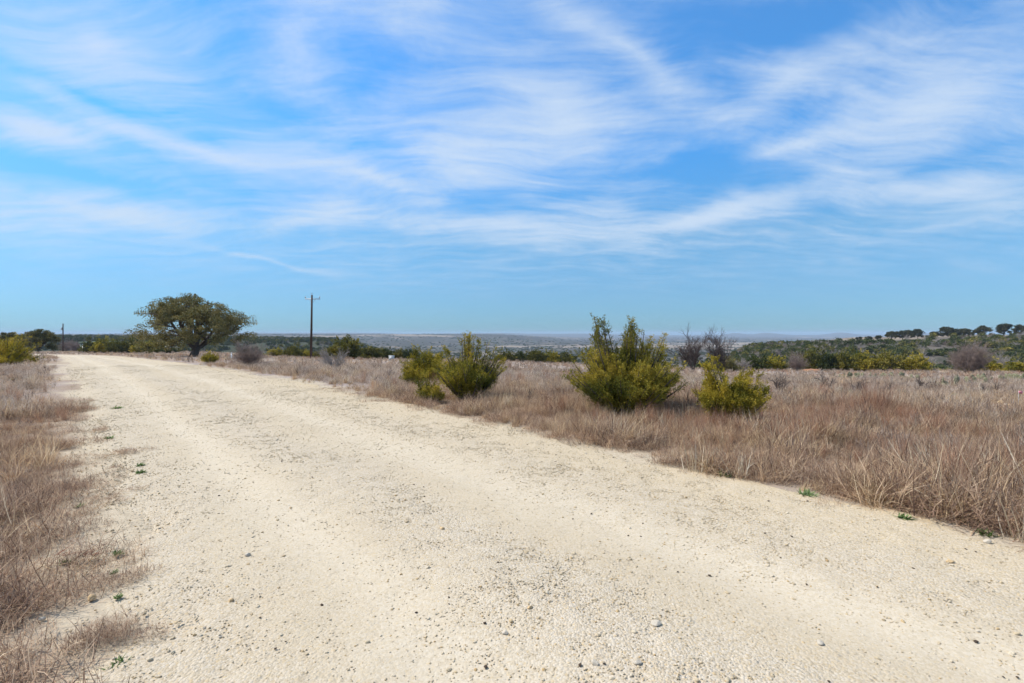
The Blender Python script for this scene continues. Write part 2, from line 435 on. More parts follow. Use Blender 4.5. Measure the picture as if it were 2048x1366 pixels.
# beyond the brow: brush, pasture, tree belts
far = sstep(0, 10, D - B)
lw = np.log(np.maximum(D, 1))
pn = fbm(T * 9 + 4, lw * 5.5, 31, 4); pn2 = fbm(T * 28, lw * 22, 32, 4); pn3 = fbm(T * 5 - 8, lw * 13, 35, 3)
brush = np.ones_like(col) * np.array([.07, .068, .052])
brush = lerp(brush, [.14, .12, .10], sstep(.45, .62, pn2))
past = lerp(np.ones_like(col) * np.array([.27, .22, .165]), [.19, .155, .125], sstep(.4, .65, pn2))
pastw = sstep(800, 1500, D) * sstep(.55, .63, pn3) + sstep(265, 285, D) * (1 - sstep(420, 640, D)) * sstep(.55, .68, T)
pastw = np.clip(pastw, 0, 1)
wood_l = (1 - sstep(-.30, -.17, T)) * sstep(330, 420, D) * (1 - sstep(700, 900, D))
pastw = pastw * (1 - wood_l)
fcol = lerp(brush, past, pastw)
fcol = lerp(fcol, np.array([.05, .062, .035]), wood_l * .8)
fcol = lerp(fcol, np.array([.075, .085, .06]), sstep(900, 1500, D) * sstep(.57, .66, pn2) * .85)
fcol = lerp(fcol, np.array([.09, .10, .075]), sstep(5600, 7500, D) * .75)
bare = np.exp(-((T - .575) / .03) ** 2 - ((D - 165) / 18) ** 2) + np.exp(-((T + .02) / .05) ** 2 - ((D - 1150) / 90) ** 2)
fcol = lerp(fcol, np.array([.50, .40, .30]), np.clip(bare, 0, 1) * .9)
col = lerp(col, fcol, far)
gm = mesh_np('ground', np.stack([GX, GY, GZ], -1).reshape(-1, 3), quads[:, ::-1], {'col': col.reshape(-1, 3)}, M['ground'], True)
ground = tag(ob('ground', gm), kind='structure', label='dry grassland falling away to a wide valley and low hills')

# =================================================================== road
def loose_of(u):
    g = lambda c, w: np.exp(-((u - c) / w) ** 2)
    return np.clip(.10 + .8 * g(-.75, .50) + .7 * g(1.45, .60) + .6 * g(-2.35, .45) + .45 * g(2.35, .35), 0, 1)
seg = np.concatenate([[0]]); arc = np.concatenate([[0], np.cumsum(np.linalg.norm(np.diff(RL, axis=0), axis=1))])
s_near = np.concatenate([np.arange(20, 38.5, .25), np.arange(38.5, 54, .04), np.arange(54, 70, .10), np.arange(70, arc[-1] - 1, .5)])
us = np.linspace(-3.3, 3.3, 166)
cx = np.interp(s_near, arc, RL[:, 0]); cyy = np.interp(s_near, arc, RL[:, 1])
nx = np.interp(s_near, arc, RN[:, 0]); ny = np.interp(s_near, arc, RN[:, 1])
SX = cx[:, None] + nx[:, None] * us[None]; SY = cyy[:, None] + ny[:, None] * us[None]
SS = np.repeat(s_near[:, None], len(us), 1); UU = np.repeat(us[None], len(s_near), 0)
edge_n = (fbm(SX / 1.1, SY / 1.1, 41, 4) - .5) * 1.3
hw = 2.72 + edge_n
prof = .045 - .03 * (UU / 2.7) ** 2
rut = -.022 * (np.exp(-((UU + 1.6) / .35) ** 2) + np.exp(-((UU - .42) / .38) ** 2)) + .010 * np.exp(-((UU + .8) / .4) ** 2) + .010 * np.exp(-((UU - 1.45) / .5) ** 2)
LO = loose_of(UU + (fbm(SS / 2.2, UU * 1.5, 44, 3) - .5) * .9)
UW = UU + (fbm(SS / 3.5, UU * .8, 47, 3) - .5) * .5
TR = np.clip(np.exp(-((UW + 1.6) / .30) ** 2) + np.exp(-((UW - .42) / .32) ** 2), 0, 1) * (.35 + .65 * fbm(SS / 1.8, UU * 3, 48, 3))
fine = (fbm(SX * 9, SY * 9, 42, 3) - .5) * .016 * (.35 + LO) + (fbm(SX * 1.3, SY * 1.3, 43, 3) - .5) * .03
drop = sstep(-.25, .35, np.abs(UU) - hw)
Dm, Tm = depth_t(SX, SY)
RZ = zfield(Dm, Tm) + prof + rut + fine * (1 - .5 * drop) - .11 * drop
n1_, n2_ = SX.shape
i, j = np.meshgrid(np.arange(n1_ - 1), np.arange(n2_ - 1), indexing='ij')
q = np.stack([i * n2_ + j, i * n2_ + j + 1, (i + 1) * n2_ + j + 1, (i + 1) * n2_ + j], -1).reshape(-1, 4)
rm = mesh_np('road', np.stack([SX, SY, RZ], -1).reshape(-1, 3), q, {'across': UU.ravel(), 'loose': LO.ravel(), 'track': TR.ravel()}, M['road'], True)
tag(ob('road', rm), kind='structure', label='pale caliche gravel road curving away to the left')
def road_z(X, Y):
    u = road_u(X, Y); d_, t_ = depth_t(X, Y)
    return zfield(d_, t_) + .045 - .03 * (u / 2.7) ** 2 - .022 * (np.exp(-((u + 1.6) / .35) ** 2) + np.exp(-((u - .42) / .38) ** 2)) + .010 * np.exp(-((u + .8) / .4) ** 2) + .010 * np.exp(-((u - 1.45) / .5) ** 2) + (fbm(X * 1.3, Y * 1.3, 43, 3) - .5) * .03

# =================================================================== geometry-node scatter for what nobody could count
def scatter(name, pts, rot, scl, vid, variants, label, cat=None):
    coll = bpy.data.collections.new(name + '_pieces')      # never linked: it only holds the meshes that repeat
    for k, me in enumerate(variants):
        coll.objects.link(bpy.data.objects.new('%s_piece_%02d' % (name, k), me))
    me = bpy.data.meshes.new(name); n = len(pts)
    me.vertices.add(n); me.vertices.foreach_set('co', np.asarray(pts, np.float32).ravel())
    a = me.attributes.new('rot', 'FLOAT_VECTOR', 'POINT'); a.data.foreach_set('vector', np.asarray(rot, np.float32).ravel())
    a = me.attributes.new('scl', 'FLOAT_VECTOR', 'POINT'); a.data.foreach_set('vector', np.asarray(scl, np.float32).ravel())
    a = me.attributes.new('vid', 'INT', 'POINT'); a.data.foreach_set('value', np.asarray(vid, np.int32))
    o = ob(name, me)
    ng = bpy.data.node_groups.new(name, 'GeometryNodeTree')
    ng.interface.new_socket('Geometry', in_out='INPUT', socket_type='NodeSocketGeometry')
    ng.interface.new_socket('Geometry', in_out='OUTPUT', socket_type='NodeSocketGeometry')
    N = ng.nodes; L = ng.links
    gi = N.new('NodeGroupInput'); go = N.new('NodeGroupOutput')
    ci = N.new('GeometryNodeCollectionInfo'); ci.inputs['Collection'].default_value = coll
    ci.inputs['Separate Children'].default_value = True; ci.inputs['Reset Children'].default_value = True
    ip = N.new('GeometryNodeInstanceOnPoints'); ip.inputs['Pick Instance'].default_value = True
    def na_(nm, ty):
        k = N.new('GeometryNodeInputNamedAttribute'); k.data_type = ty; k.inputs['Name'].default_value = nm; return k.outputs['Attribute']
    er = N.new('FunctionNodeEulerToRotation')
    L.new(na_('rot', 'FLOAT_VECTOR'), er.inputs[0]); L.new(er.outputs[0], ip.inputs['Rotation'])
    L.new(na_('scl', 'FLOAT_VECTOR'), ip.inputs['Scale']); L.new(na_('vid', 'INT'), ip.inputs['Instance Index'])
    L.new(gi.outputs[0], ip.inputs['Points']); L.new(ci.outputs[0], ip.inputs['Instance']); L.new(ip.outputs[0], go.inputs[0])
    md = o.modifiers.new('scatter', 'NODES'); md.node_group = ng
    return tag(o, label, cat, kind='stuff')

# =================================================================== blades, tubes, leaves
rng = np.random.default_rng(7)
def blades(base, az, tilt, bend, L, Wd, segs=3, tone=None, r=rng):
    n = len(az)
    d = np.stack([np.sin(az), np.cos(az), np.zeros(n)], 1)
    sa = az + np.pi / 2 + r.normal(0, .6, n)
    side = np.stack([np.sin(sa), np.cos(sa), np.zeros(n)], 1)
    p = base.copy(); ring = []
    for k in range(segs + 1):
        w = Wd * (1 - (k / segs) ** 1.6) * .5
        if k < segs: ring += [p - side * w[:, None], p + side * w[:, None]]
        else: ring += [p]
        th = tilt + bend * (k + .5) / segs
        p = p + (L / segs)[:, None] * (d * np.sin(th)[:, None] + np.array([0, 0, 1.0]) * np.cos(th)[:, None])
    V = np.stack(ring, 1); nv = V.shape[1]
    tri = []
    for k in range(segs - 1):
        a = 2 * k; tri += [(a, a + 1, a + 3), (a, a + 3, a + 2)]
    tri += [(2 * segs - 2, 2 * segs - 1, 2 * segs)]
    Fc = (np.arange(n) * nv)[:, None, None] + np.array(tri)[None]
    tn = np.repeat(r.random(n) if tone is None else tone, nv)
    return V.reshape(-1, 3), Fc.reshape(-1, 3), tn

def tubes(p0, p1, r0, r1, sides=4, tone=None):
    p0 = np.asarray(p0, float); p1 = np.asarray(p1, float); n = len(p0)
    d = p1 - p0; d /= np.maximum(np.linalg.norm(d, axis=1), 1e-9)[:, None]
    ref = np.where(np.abs(d[:, 2:3]) > .9, np.array([[1.0, 0, 0]]), np.array([[0, 0, 1.0]]))
    a = np.cross(d, ref); a /= np.linalg.norm(a, axis=1)[:, None]; b = np.cross(d, a)
    th = np.arange(sides) / sides * 2 * np.pi
    off = a[:, None] * np.cos(th)[None, :, None] + b[:, None] * np.sin(th)[None, :, None]
    A = p0[:, None] + off * np.asarray(r0)[:, None, None]; Bv = p1[:, None] + off * np.asarray(r1)[:, None, None]
    V = np.concatenate([A, Bv], 1)
    q = []
    for k in range(sides):
        k2 = (k + 1) % sides; q += [(k, k2, sides + k2), (k, sides + k2, sides + k)]
    Fc = (np.arange(n) * 2 * sides)[:, None, None] + np.array(q)[None]
    return V.reshape(-1, 3), Fc.reshape(-1, 3), np.full(n * 2 * sides, .5)

def leaves(pos, dirs, L, Wd, tone, r=rng):
    """one small kite per leaf"""
    n = len(pos)
    d = dirs / np.maximum(np.linalg.norm(dirs, axis=1), 1e-9)[:, None]
    s = np.cross(d, r.normal(size=(n, 3))); s /= np.maximum(np.linalg.norm(s, axis=1), 1e-9)[:, None]
    L = np.broadcast_to(L, n)[:, None]; Wd = np.broadcast_to(Wd, n)[:, None]
    V = np.stack([pos, pos + d * L * .5 + s * Wd * .5, pos + d * L, pos + d * L * .5 - s * Wd * .5], 1)
    Fc = (np.arange(n) * 4)[:, None, None] + np.array([(0, 1, 2), (0, 2, 3)])[None]
    return V.reshape(-1, 3), Fc.reshape(-1, 3), np.repeat(tone, 4)

# ------------------------------------------------------------------ grass tufts
def U(a, b, n, r=rng): return r.uniform(a, b, n)
def disc(n, rad, r=rng):
    a = U(0, 6.283, n, r); q = rad * np.sqrt(r.random(n)); return np.stack([q * np.sin(a), q * np.cos(a), np.full(n, -.02)], 1)
def tuft_upright(n, h0, h1, w, spread, bend, rad=.09):
    a = blades(disc(n, rad), U(0, 6.283, n), np.abs(rng.normal(0, spread, n)), rng.normal(bend, .45, n), U(h0, h1, n), U(.7, 1.2, n) * w, 4)
    k = n // 2
    b = blades(disc(k, rad * 1.6), U(0, 6.283, k), U(.3, 1.2, k), rng.normal(.5, .5, k), U(h0 * .4, h1 * .6, k), U(.7, 1.2, k) * w, 3)
    return cat_parts([a, b])
def tuft_tangle(n, rad, l0, l1, w, hmax=.16):
    b = disc(n, rad); b[:, 2] = U(-.01, hmax, n) * (1 - (np.hypot(b[:, 0], b[:, 1]) / rad) ** 2)
    a = blades(b, U(0, 6.283, n), U(.35, 1.6, n), rng.normal(.3, .8, n), U(l0, l1, n), U(.7, 1.2, n) * w, 4)
    return a
def tuft_forb(n, h, w, nb=9):
    """dead branched forb: stems that fork into many fine twigs, a soft grey dome"""
    az = U(0, 6.283, n); tl = U(.05, .75, n); L = U(.5, .9, n) * h
    st = blades(disc(n, .05), az, tl, U(-.2, .2, n), L, np.full(n, w * 1.4), 2)
    k = n * nb; id_ = np.repeat(np.arange(n), nb); f = U(.35, 1.0, k)
    bp = np.stack([np.sin(az), np.cos(az)], 1)[id_] * (np.sin(tl) * L)[id_, None] * f[:, None]
    bp = np.concatenate([bp, ((np.cos(tl) * L)[id_] * f)[:, None]], 1)
    tw = blades(bp, az[id_] + rng.normal(0, 1.1, k), tl[id_] + rng.normal(0, .5, k), rng.normal(0, .4, k), U(.14, .34, k) * h, np.full(k, w), 2)
    return cat_parts([st, tw])
def as_mesh(nm, parts, mat): return mesh_np(nm, parts[0], parts[1], {'tone': parts[2]}, M[mat])

TUFT = []
def add_t(parts, mat): TUFT.append(as_mesh('tuft', parts, mat)); return len(TUFT) - 1
V_up = [add_t(tuft_upright(52, .18, .50, .0078, .42, .8), 'straw') for _ in range(4)]
V_tall = [add_t(tuft_upright(22, .36, .72, .0075, .28, .8, .07), 'straw') for _ in range(3)]
V_rust = [add_t(tuft_upright(60, .35, .68, .005, .15, .2, .07), 'rust') for _ in range(3)]
V_tan = [add_t(tuft_tangle(100, .26, .14, .40, .0066), 'tangle') for _ in range(4)]
V_mat = [add_t(tuft_tangle(120, .20, .06, .18, .004, .05), 'tangle') for _ in range(3)]
V_forb = [add_t(tuft_forb(11, .36, .006), 'mauve') for _ in range(4)]
V_mauveg = [add_t(tuft_tangle(90, .24, .12, .34, .007, .20), 'mauve') for _ in range(3)]
V_fup = [add_t(tuft_upright(46, .25, .50, .013, .35, .5, .22), 'straw') for _ in range(3)]
V_ffo = [add_t(tuft_forb(13, .40, .012, 6), 'mauve') for _ in range(4)]
V_fru = [add_t(tuft_upright(40, .3, .55, .012, .25, .3, .2), 'rust') for _ in range(2)]
V_dark = [add_t(tuft_forb(6, .42, .0065, 6), 'dark_stem') for _ in range(3)]
V_pale = [add_t(tuft_upright(26, .18, .42, .009, .35, .6, .10), 'pale_stem') for _ in range(3)]
V_lie = [add_t(tuft_tangle(30, .22, .25, .60, .0075, .18), 'straw') for _ in range(4)]
V_green = [add_t(tuft_tangle(60, .10, .05, .12, .012, .03), 'weed') for _ in range(2)]

def ring_points(n, r0, r1, a0=-76, a1=76):
    r = np.sqrt(rng.random(n) * (r1 ** 2 - r0 ** 2) + r0 ** 2); a = np.radians(U(a0, a1, n))
    return r * np.sin(a), r * np.cos(a)
GP, GR, GS, GV = [], [], [], []
def drop_tufts(X, Y, vids, smin, smax, tilt=.12, sink=0.0):
    n = len(X)
    if not n: return
    z = ground_z(X, Y) - sink
    GP.append(np.stack([X, Y, z], 1)); GR.append(np.stack([rng.normal(0, tilt, n), rng.normal(0, tilt, n), U(0, 6.283, n)], 1))
    s = U(smin, smax, n) * np.clip(.05 + 1.85 * fbm(X / .75, Y / .75, 91, 3), .35, 1.5) * (.72 + .55 * fbm(X / 4, Y / 4, 92, 2)); GS.append(np.stack([s, s, s * U(.8, 1.15, n)], 1)); GV.append(np.array(vids)[rng.integers(0, len(vids), n)])

def place(n, r0, r1, dens, vids, smin, smax, tilt=.12):
    n = int(n * 76 / 56); X, Y = ring_points(n, r0, r1)
    u = road_u(X, Y); u = u + (fbm(X / .7, Y / .7, 95, 3) - .5) * .75 * (np.abs(u) < 5)
    k = rng.random(n) < dens(X, Y, u)
    drop_tufts(X[k], Y[k], vids, smin, smax, tilt)
rightside = lambda u, a, b: sstep(a, b, u - 2.75)
leftside = lambda u, a, b: sstep(a, b, -u - 2.90)
pn_ = lambda X, Y, s, sd: fbm(X / s, Y / s, sd, 3)
# near (1.6 - 14 m)
place(4200, 1.6, 14, lambda X, Y, u: rightside(u, -.15, .25) * (.35 + .65 * sstep(.35, .6, pn_(X, Y, 1.6, 51))), V_up, .40, .76, .28)
place(2600, 1.6, 14, lambda X, Y, u: rightside(u, 0, .4) * (1 - .6 * sstep(1.5, 4, u - 2.75)) * sstep(.38, .6, pn_(X, Y, 1.9, 52)), V_tall, .46, .78)
place(9500, 1.6, 14, lambda X, Y, u: rightside(u, -.15, .3) * .95, V_tan, .48, .85, .25)
place(3000, 1.6, 14, lambda X, Y, u: rightside(u, 1.2, 3.0) * sstep(.40, .6, pn_(X, Y, 2.6, 53)), V_forb, .5, .9)
place(2600, 1.6, 14, lambda X, Y, u: rightside(u, .8, 2.5) * sstep(.52, .66, pn_(X, Y, 2.2, 54)), V_rust, .45, .85)
place(11500, 1.5, 14, lambda X, Y, u: leftside(u, -.12, .45) * .95, V_tan, .34, .60)
place(3000, 1.5, 14, lambda X, Y, u: leftside(u, -.1, .6) * sstep(.4, .6, pn_(X, Y, 1.5, 55)), V_up, .28, .50, .35)
place(2600, 1.5, 14, lambda X, Y, u: leftside(u, .02, .7) * (.3 + .7 * sstep(.4, .6, pn_(X, Y, 2.0, 56))), V_mauveg, .40, .7)
place(900, 1.5, 14, lambda X, Y, u: leftside(u, -.1, .6) * sstep(.58, .66, pn_(X, Y, 1.8, 57)), V_rust, .35, .65)
place(12000, 1.5, 16, lambda X, Y, u: (leftside(u, -.45, .15) * .75 + rightside(u, -.6, 0) * .5) * sstep(.41, .58, pn_(X, Y, .45, 58)), V_mat, .25, .85)
place(5200, 1.5, 16, lambda X, Y, u: (rightside(u, 0, .4) + leftside(u, .1, .7) * .5), V_lie, .42, .75, .25)
place(700, 3, 12, lambda X, Y, u: leftside(u, .1, .6) * np.exp(-((X + 5.6) / .9) ** 2 - ((Y - 5.9) / 1.3) ** 2), V_up, .7, 1.0)
place(1500, 2, 30, lambda X, Y, u: (rightside(u, .3, 1.2) + leftside(u, .4, 1.2)) * sstep(.42, .58, pn_(X, Y, 1.4, 81)), V_dark, .5, 1.1, .2)
place(2600, 2, 30, lambda X, Y, u: (rightside(u, -.1, .5) + leftside(u, .3, 1.0) * .4) * sstep(.46, .6, pn_(X, Y, 1.2, 82)), V_pale, .5, 1.05, .25)
place(500, 3, 26, lambda X, Y, u: rightside(u, .8, 2.5) * sstep(.5, .62, pn_(X, Y, 2.0, 83)) + leftside(u, .3, 1.2) * .5, V_green, .8, 1.6)
# middle distance
place(15000, 13, 36, lambda X, Y, u: (rightside(u, .2, .8) + leftside(u, .3, 1.2)) * (.3 + .7 * sstep(.35, .6, pn_(X, Y, 4, 61))), V_forb, .40, .75)
place(13000, 13, 36, lambda X, Y, u: (rightside(u, .2, .8) + leftside(u, .3, 1.2)) * .85, V_mauveg, .55, .95)
place(7000, 13, 36, lambda X, Y, u: rightside(u, .1, .6) * np.maximum(sstep(.52, .68, pn_(X, Y, 3.3, 62)), .85 * (1 - sstep(.8, 2.2, u - 2.75))) + leftside(u, .2, .8) * sstep(.56, .68, pn_(X, Y, 3.3, 62)) * .6, V_up, .45, .85)
place(3000, 13, 36, lambda X, Y, u: (rightside(u, .4, 1) + leftside(u, .3, 1)) * sstep(.57, .68, pn_(X, Y, 3, 63)), V_rust, .45, .8)
# far part of the field up to the brow
inb = lambda X, Y: (depth_t(X, Y)[0] < brow(depth_t(X, Y)[1]) + 4)
place(30000, 34, 225, lambda X, Y, u: inb(X, Y) * (rightside(u, .1, .6) + leftside(u, .1, .6)) * np.clip(1.25 - np.hypot(X, Y) / 220, .3, 1), V_ffo, .6, 1.15)
place(20000, 34, 225, lambda X, Y, u: inb(X, Y) * (rightside(u, .1, .6) + leftside(u, .1, .6)) * np.maximum(sstep(.5, .64, pn_(X, Y, 9, 64)), .7 * (np.abs(u) < 4.6)), V_fup, .5, .95)
place(4000, 34, 120, lambda X, Y, u: inb(X, Y) * (rightside(u, .1, .6) + leftside(u, .1, .6)) * sstep(.58, .66, pn_(X, Y, 7, 65)), V_fru, .5, .9)
g0 = on_road(225, 1275); k = 16
xs = g0[0] + rng.normal(0, .11, k); ys = g0[1] + rng.normal(0, .06, k); drop_tufts(xs, ys, V_mat, .3, .5, .1, -.03)
for px_, py_ in ((235, 945), (215, 915), (255, 905), (235, 985), (205, 1000), (250, 1010), (210, 1180), (250, 1170), (190, 865), (225, 760)):
    g0 = on_road(px_, py_); drop_tufts(g0[0] + rng.normal(0, .10, 5), g0[1] + rng.normal(0, .08, 5), V_mat, .25, .5, .1, -.03)
scatter('dry_grass', np.concatenate(GP), np.concatenate(GR), np.concatenate(GS), np.concatenate(GV), TUFT,
        'dry tan and mauve winter grass covering both sides of the road', 'grass')

# ------------------------------------------------------------------ gravel on the road
def ico(sub=1):
    p = (1 + 5 ** .5) / 2
    v = [(-1, p, 0), (1, p, 0), (-1, -p, 0), (1, -p, 0), (0, -1, p), (0, 1, p), (0, -1, -p), (0, 1, -p), (p, 0, -1), (p, 0, 1), (-p, 0, -1), (-p, 0, 1)]
    f = [(0, 11, 5), (0, 5, 1), (0, 1, 7), (0, 7, 10), (0, 10, 11), (1, 5, 9), (5, 11, 4), (11, 10, 2), (10, 7, 6), (7, 1, 8), (3, 9, 4), (3, 4, 2), (3, 2, 6), (3, 6, 8), (3, 8, 9), (4, 9, 5), (2, 4, 11), (6, 2, 10), (8, 6, 7), (9, 8, 1)]
    v = [np.array(q) / np.linalg.norm(q) for q in v]
    for _ in range(sub):
        c = {}; nf = []
        def mid(a, b):
            k = (min(a, b), max(a, b))
            if k not in c:
                q = v[a] + v[b]; v.append(q / np.linalg.norm(q)); c[k] = len(v) - 1
            return c[k]
        for a, b, d in f:
            ab, bd, da = mid(a, b), mid(b, d), mid(d, a); nf += [(a, ab, da), (b, bd, ab), (d, da, bd), (ab, bd, da)]
        f = nf
    return np.array(v), np.array(f)
IV, IF = ico(1); IV2, IF2 = ico(2)
def stone(seed, v=IV, f=IF, flat=.6):
    r = np.random.default_rng(seed); w = v.copy()
    for _ in range(7):      # chip flat faces off a round lump
        n = r.normal(size=3); n /= np.linalg.norm(n); h = r.uniform(.55, .85)
        d = w @ n; w = w - np.maximum(d - h, 0)[:, None] * n
    w = w * np.array([1, r.uniform(.65, .95), flat * r.uniform(.8, 1.2)]) + r.normal(0, .025, w.shape)
    return w, f
STN = [mesh_np('pebble', *stone(k), mat=M['gravel']) for k in range(9)]
def gravel_pts(n, s0, s1, pw):
    s = U(s0, s1, n); u = U(-3.0, 3.0, n)
    X = np.interp(s, arc, RL[:, 0]) + np.interp(s, arc, RN[:, 0]) * u
    Y = np.interp(s, arc, RL[:, 1]) + np.interp(s, arc, RN[:, 1]) * u
    lo = loose_of(u + (fbm(s / 2.2, u * 1.5, 44, 3) - .5) * .9) * sstep(.25, .75, fbm(X * 1.2, Y * 1.2, 45, 3)) * (.4 + .6 * fbm(s / 3, u * 2, 46, 2)) * 1.7
    k = (rng.random(n) < .13 + pw * lo) & (Y > .9) & (np.abs(X) < Y * 1.12 + .4)
    return X[k], Y[k], lo[k]
PX, PY, PS = [], [], []
for n, s0, s1, a, b in ((110000, 38.5, 46, .003, .0075), (16000, 38.5, 46, .006, .012), (1300, 38.5, 46, .011, .019), (60000, 46, 56, .005, .011), (5000, 46, 56, .011, .018), (20000, 56, 75, .009, .017)):
    x, y, lo = gravel_pts(n, s0, s1, 1.0)
    PX.append(x); PY.append(y); PS.append(a + (b - a) * rng.random(len(x)) ** 1.6)
PX, PY, PS = map(np.concatenate, (PX, PY, PS)); n = len(PX)
scatter('gravel', np.stack([PX, PY, road_z(PX, PY) + PS * .02], 1), np.stack([rng.normal(0, .3, n), rng.normal(0, .3, n), U(0, 6.28, n)], 1),
        np.stack([PS, PS, PS], 1), rng.integers(0, len(STN), n), STN, 'loose limestone gravel strewn along the road', 'gravel')

# dark specks of leaf and bark on the road
lf = [mesh_np('leaf_bit', *stone(70 + k, flat=.35), mat=M['litter']) for k in range(3)]
n = 260; s = 38.6 + 14 * rng.random(n) ** 1.3; u = U(-2.8, 2.8, n)
X = np.interp(s, arc, RL[:, 0]) + np.interp(s, arc, RN[:, 0]) * u; Y = np.interp(s, arc, RL[:, 1]) + np.interp(s, arc, RN[:, 1]) * u
q = U(.004, .013, n)
scatter('leaf_litter', np.stack([X, Y, road_z(X, Y) + .006], 1), np.stack([U(-.4, .4, n), U(-.4, .4, n), U(0, 6.28, n)], 1), np.stack([q, q, q], 1), rng.integers(0, 3, n), lf,
        'dark bits of leaf and bark scattered on the road', 'litter')

# single stones large enough to pick out
STONES = [(1313, 1268, .030, 'rock_pale', 'largest white limestone lump on the gravel right of centre'),
          (1640, 1302, .022, 'rock_pale', 'smooth white stone alone on the packed wheel track at lower right'),
          (1010, 1281, .018, 'rock_pale', 'angular white stone on the gravel near the bottom centre'),
          (1060, 1234, .018, 'rock_gold', 'tan stone sitting in the loose gravel below the picture centre'),
          (1190, 1348, .022, 'rock_pale', 'pale rounded stone at the bottom edge, centre of the road'),
          (1275, 1350, .022, 'rock_pale', 'pale blocky stone at the bottom edge right of the road centre'),
          (884, 1070, .024, 'rock_gold', 'tan flat stone on the road in the middle of the gravel'),
          (1900, 1133, .026, 'rock_gold', 'orange stone on the yellowish gravel near the right verge'),
          (495, 1116, .022, 'rock_pale', 'flat pale stone on the left half of the road'),
          (183, 1202, .026, 'rock_gold', 'buff stone on the sandy left shoulder beside a dry tuft'),
          (83, 1243, .020, 'rock_pale', 'small white stone under the dry grass at lower left'),
          (462, 1210, .020, 'rock_gold', 'orange-brown stone in the gravel at left of the road'),
          (1975, 1087, .030, 'rock_pale', 'pale flat rock on the road shoulder at the right edge')]
for k, (px, py, rad, mt, lab) in enumerate(STONES):
    g = on_road(px, py); me = mesh_np('loose_stone', *stone(200 + k, IV2, IF2, .62), mat=M[mt])
    o = ob('loose_stone', me, loc=(g[0], g[1], float(road_z(np.array([g[0]]), np.array([g[1]]))[0]) + rad * .25))
    o.scale = (rad, rad, rad); o.rotation_euler = (0, 0, k * 1.3); tag(o, lab, 'stone', 'larger stones lying on the road')

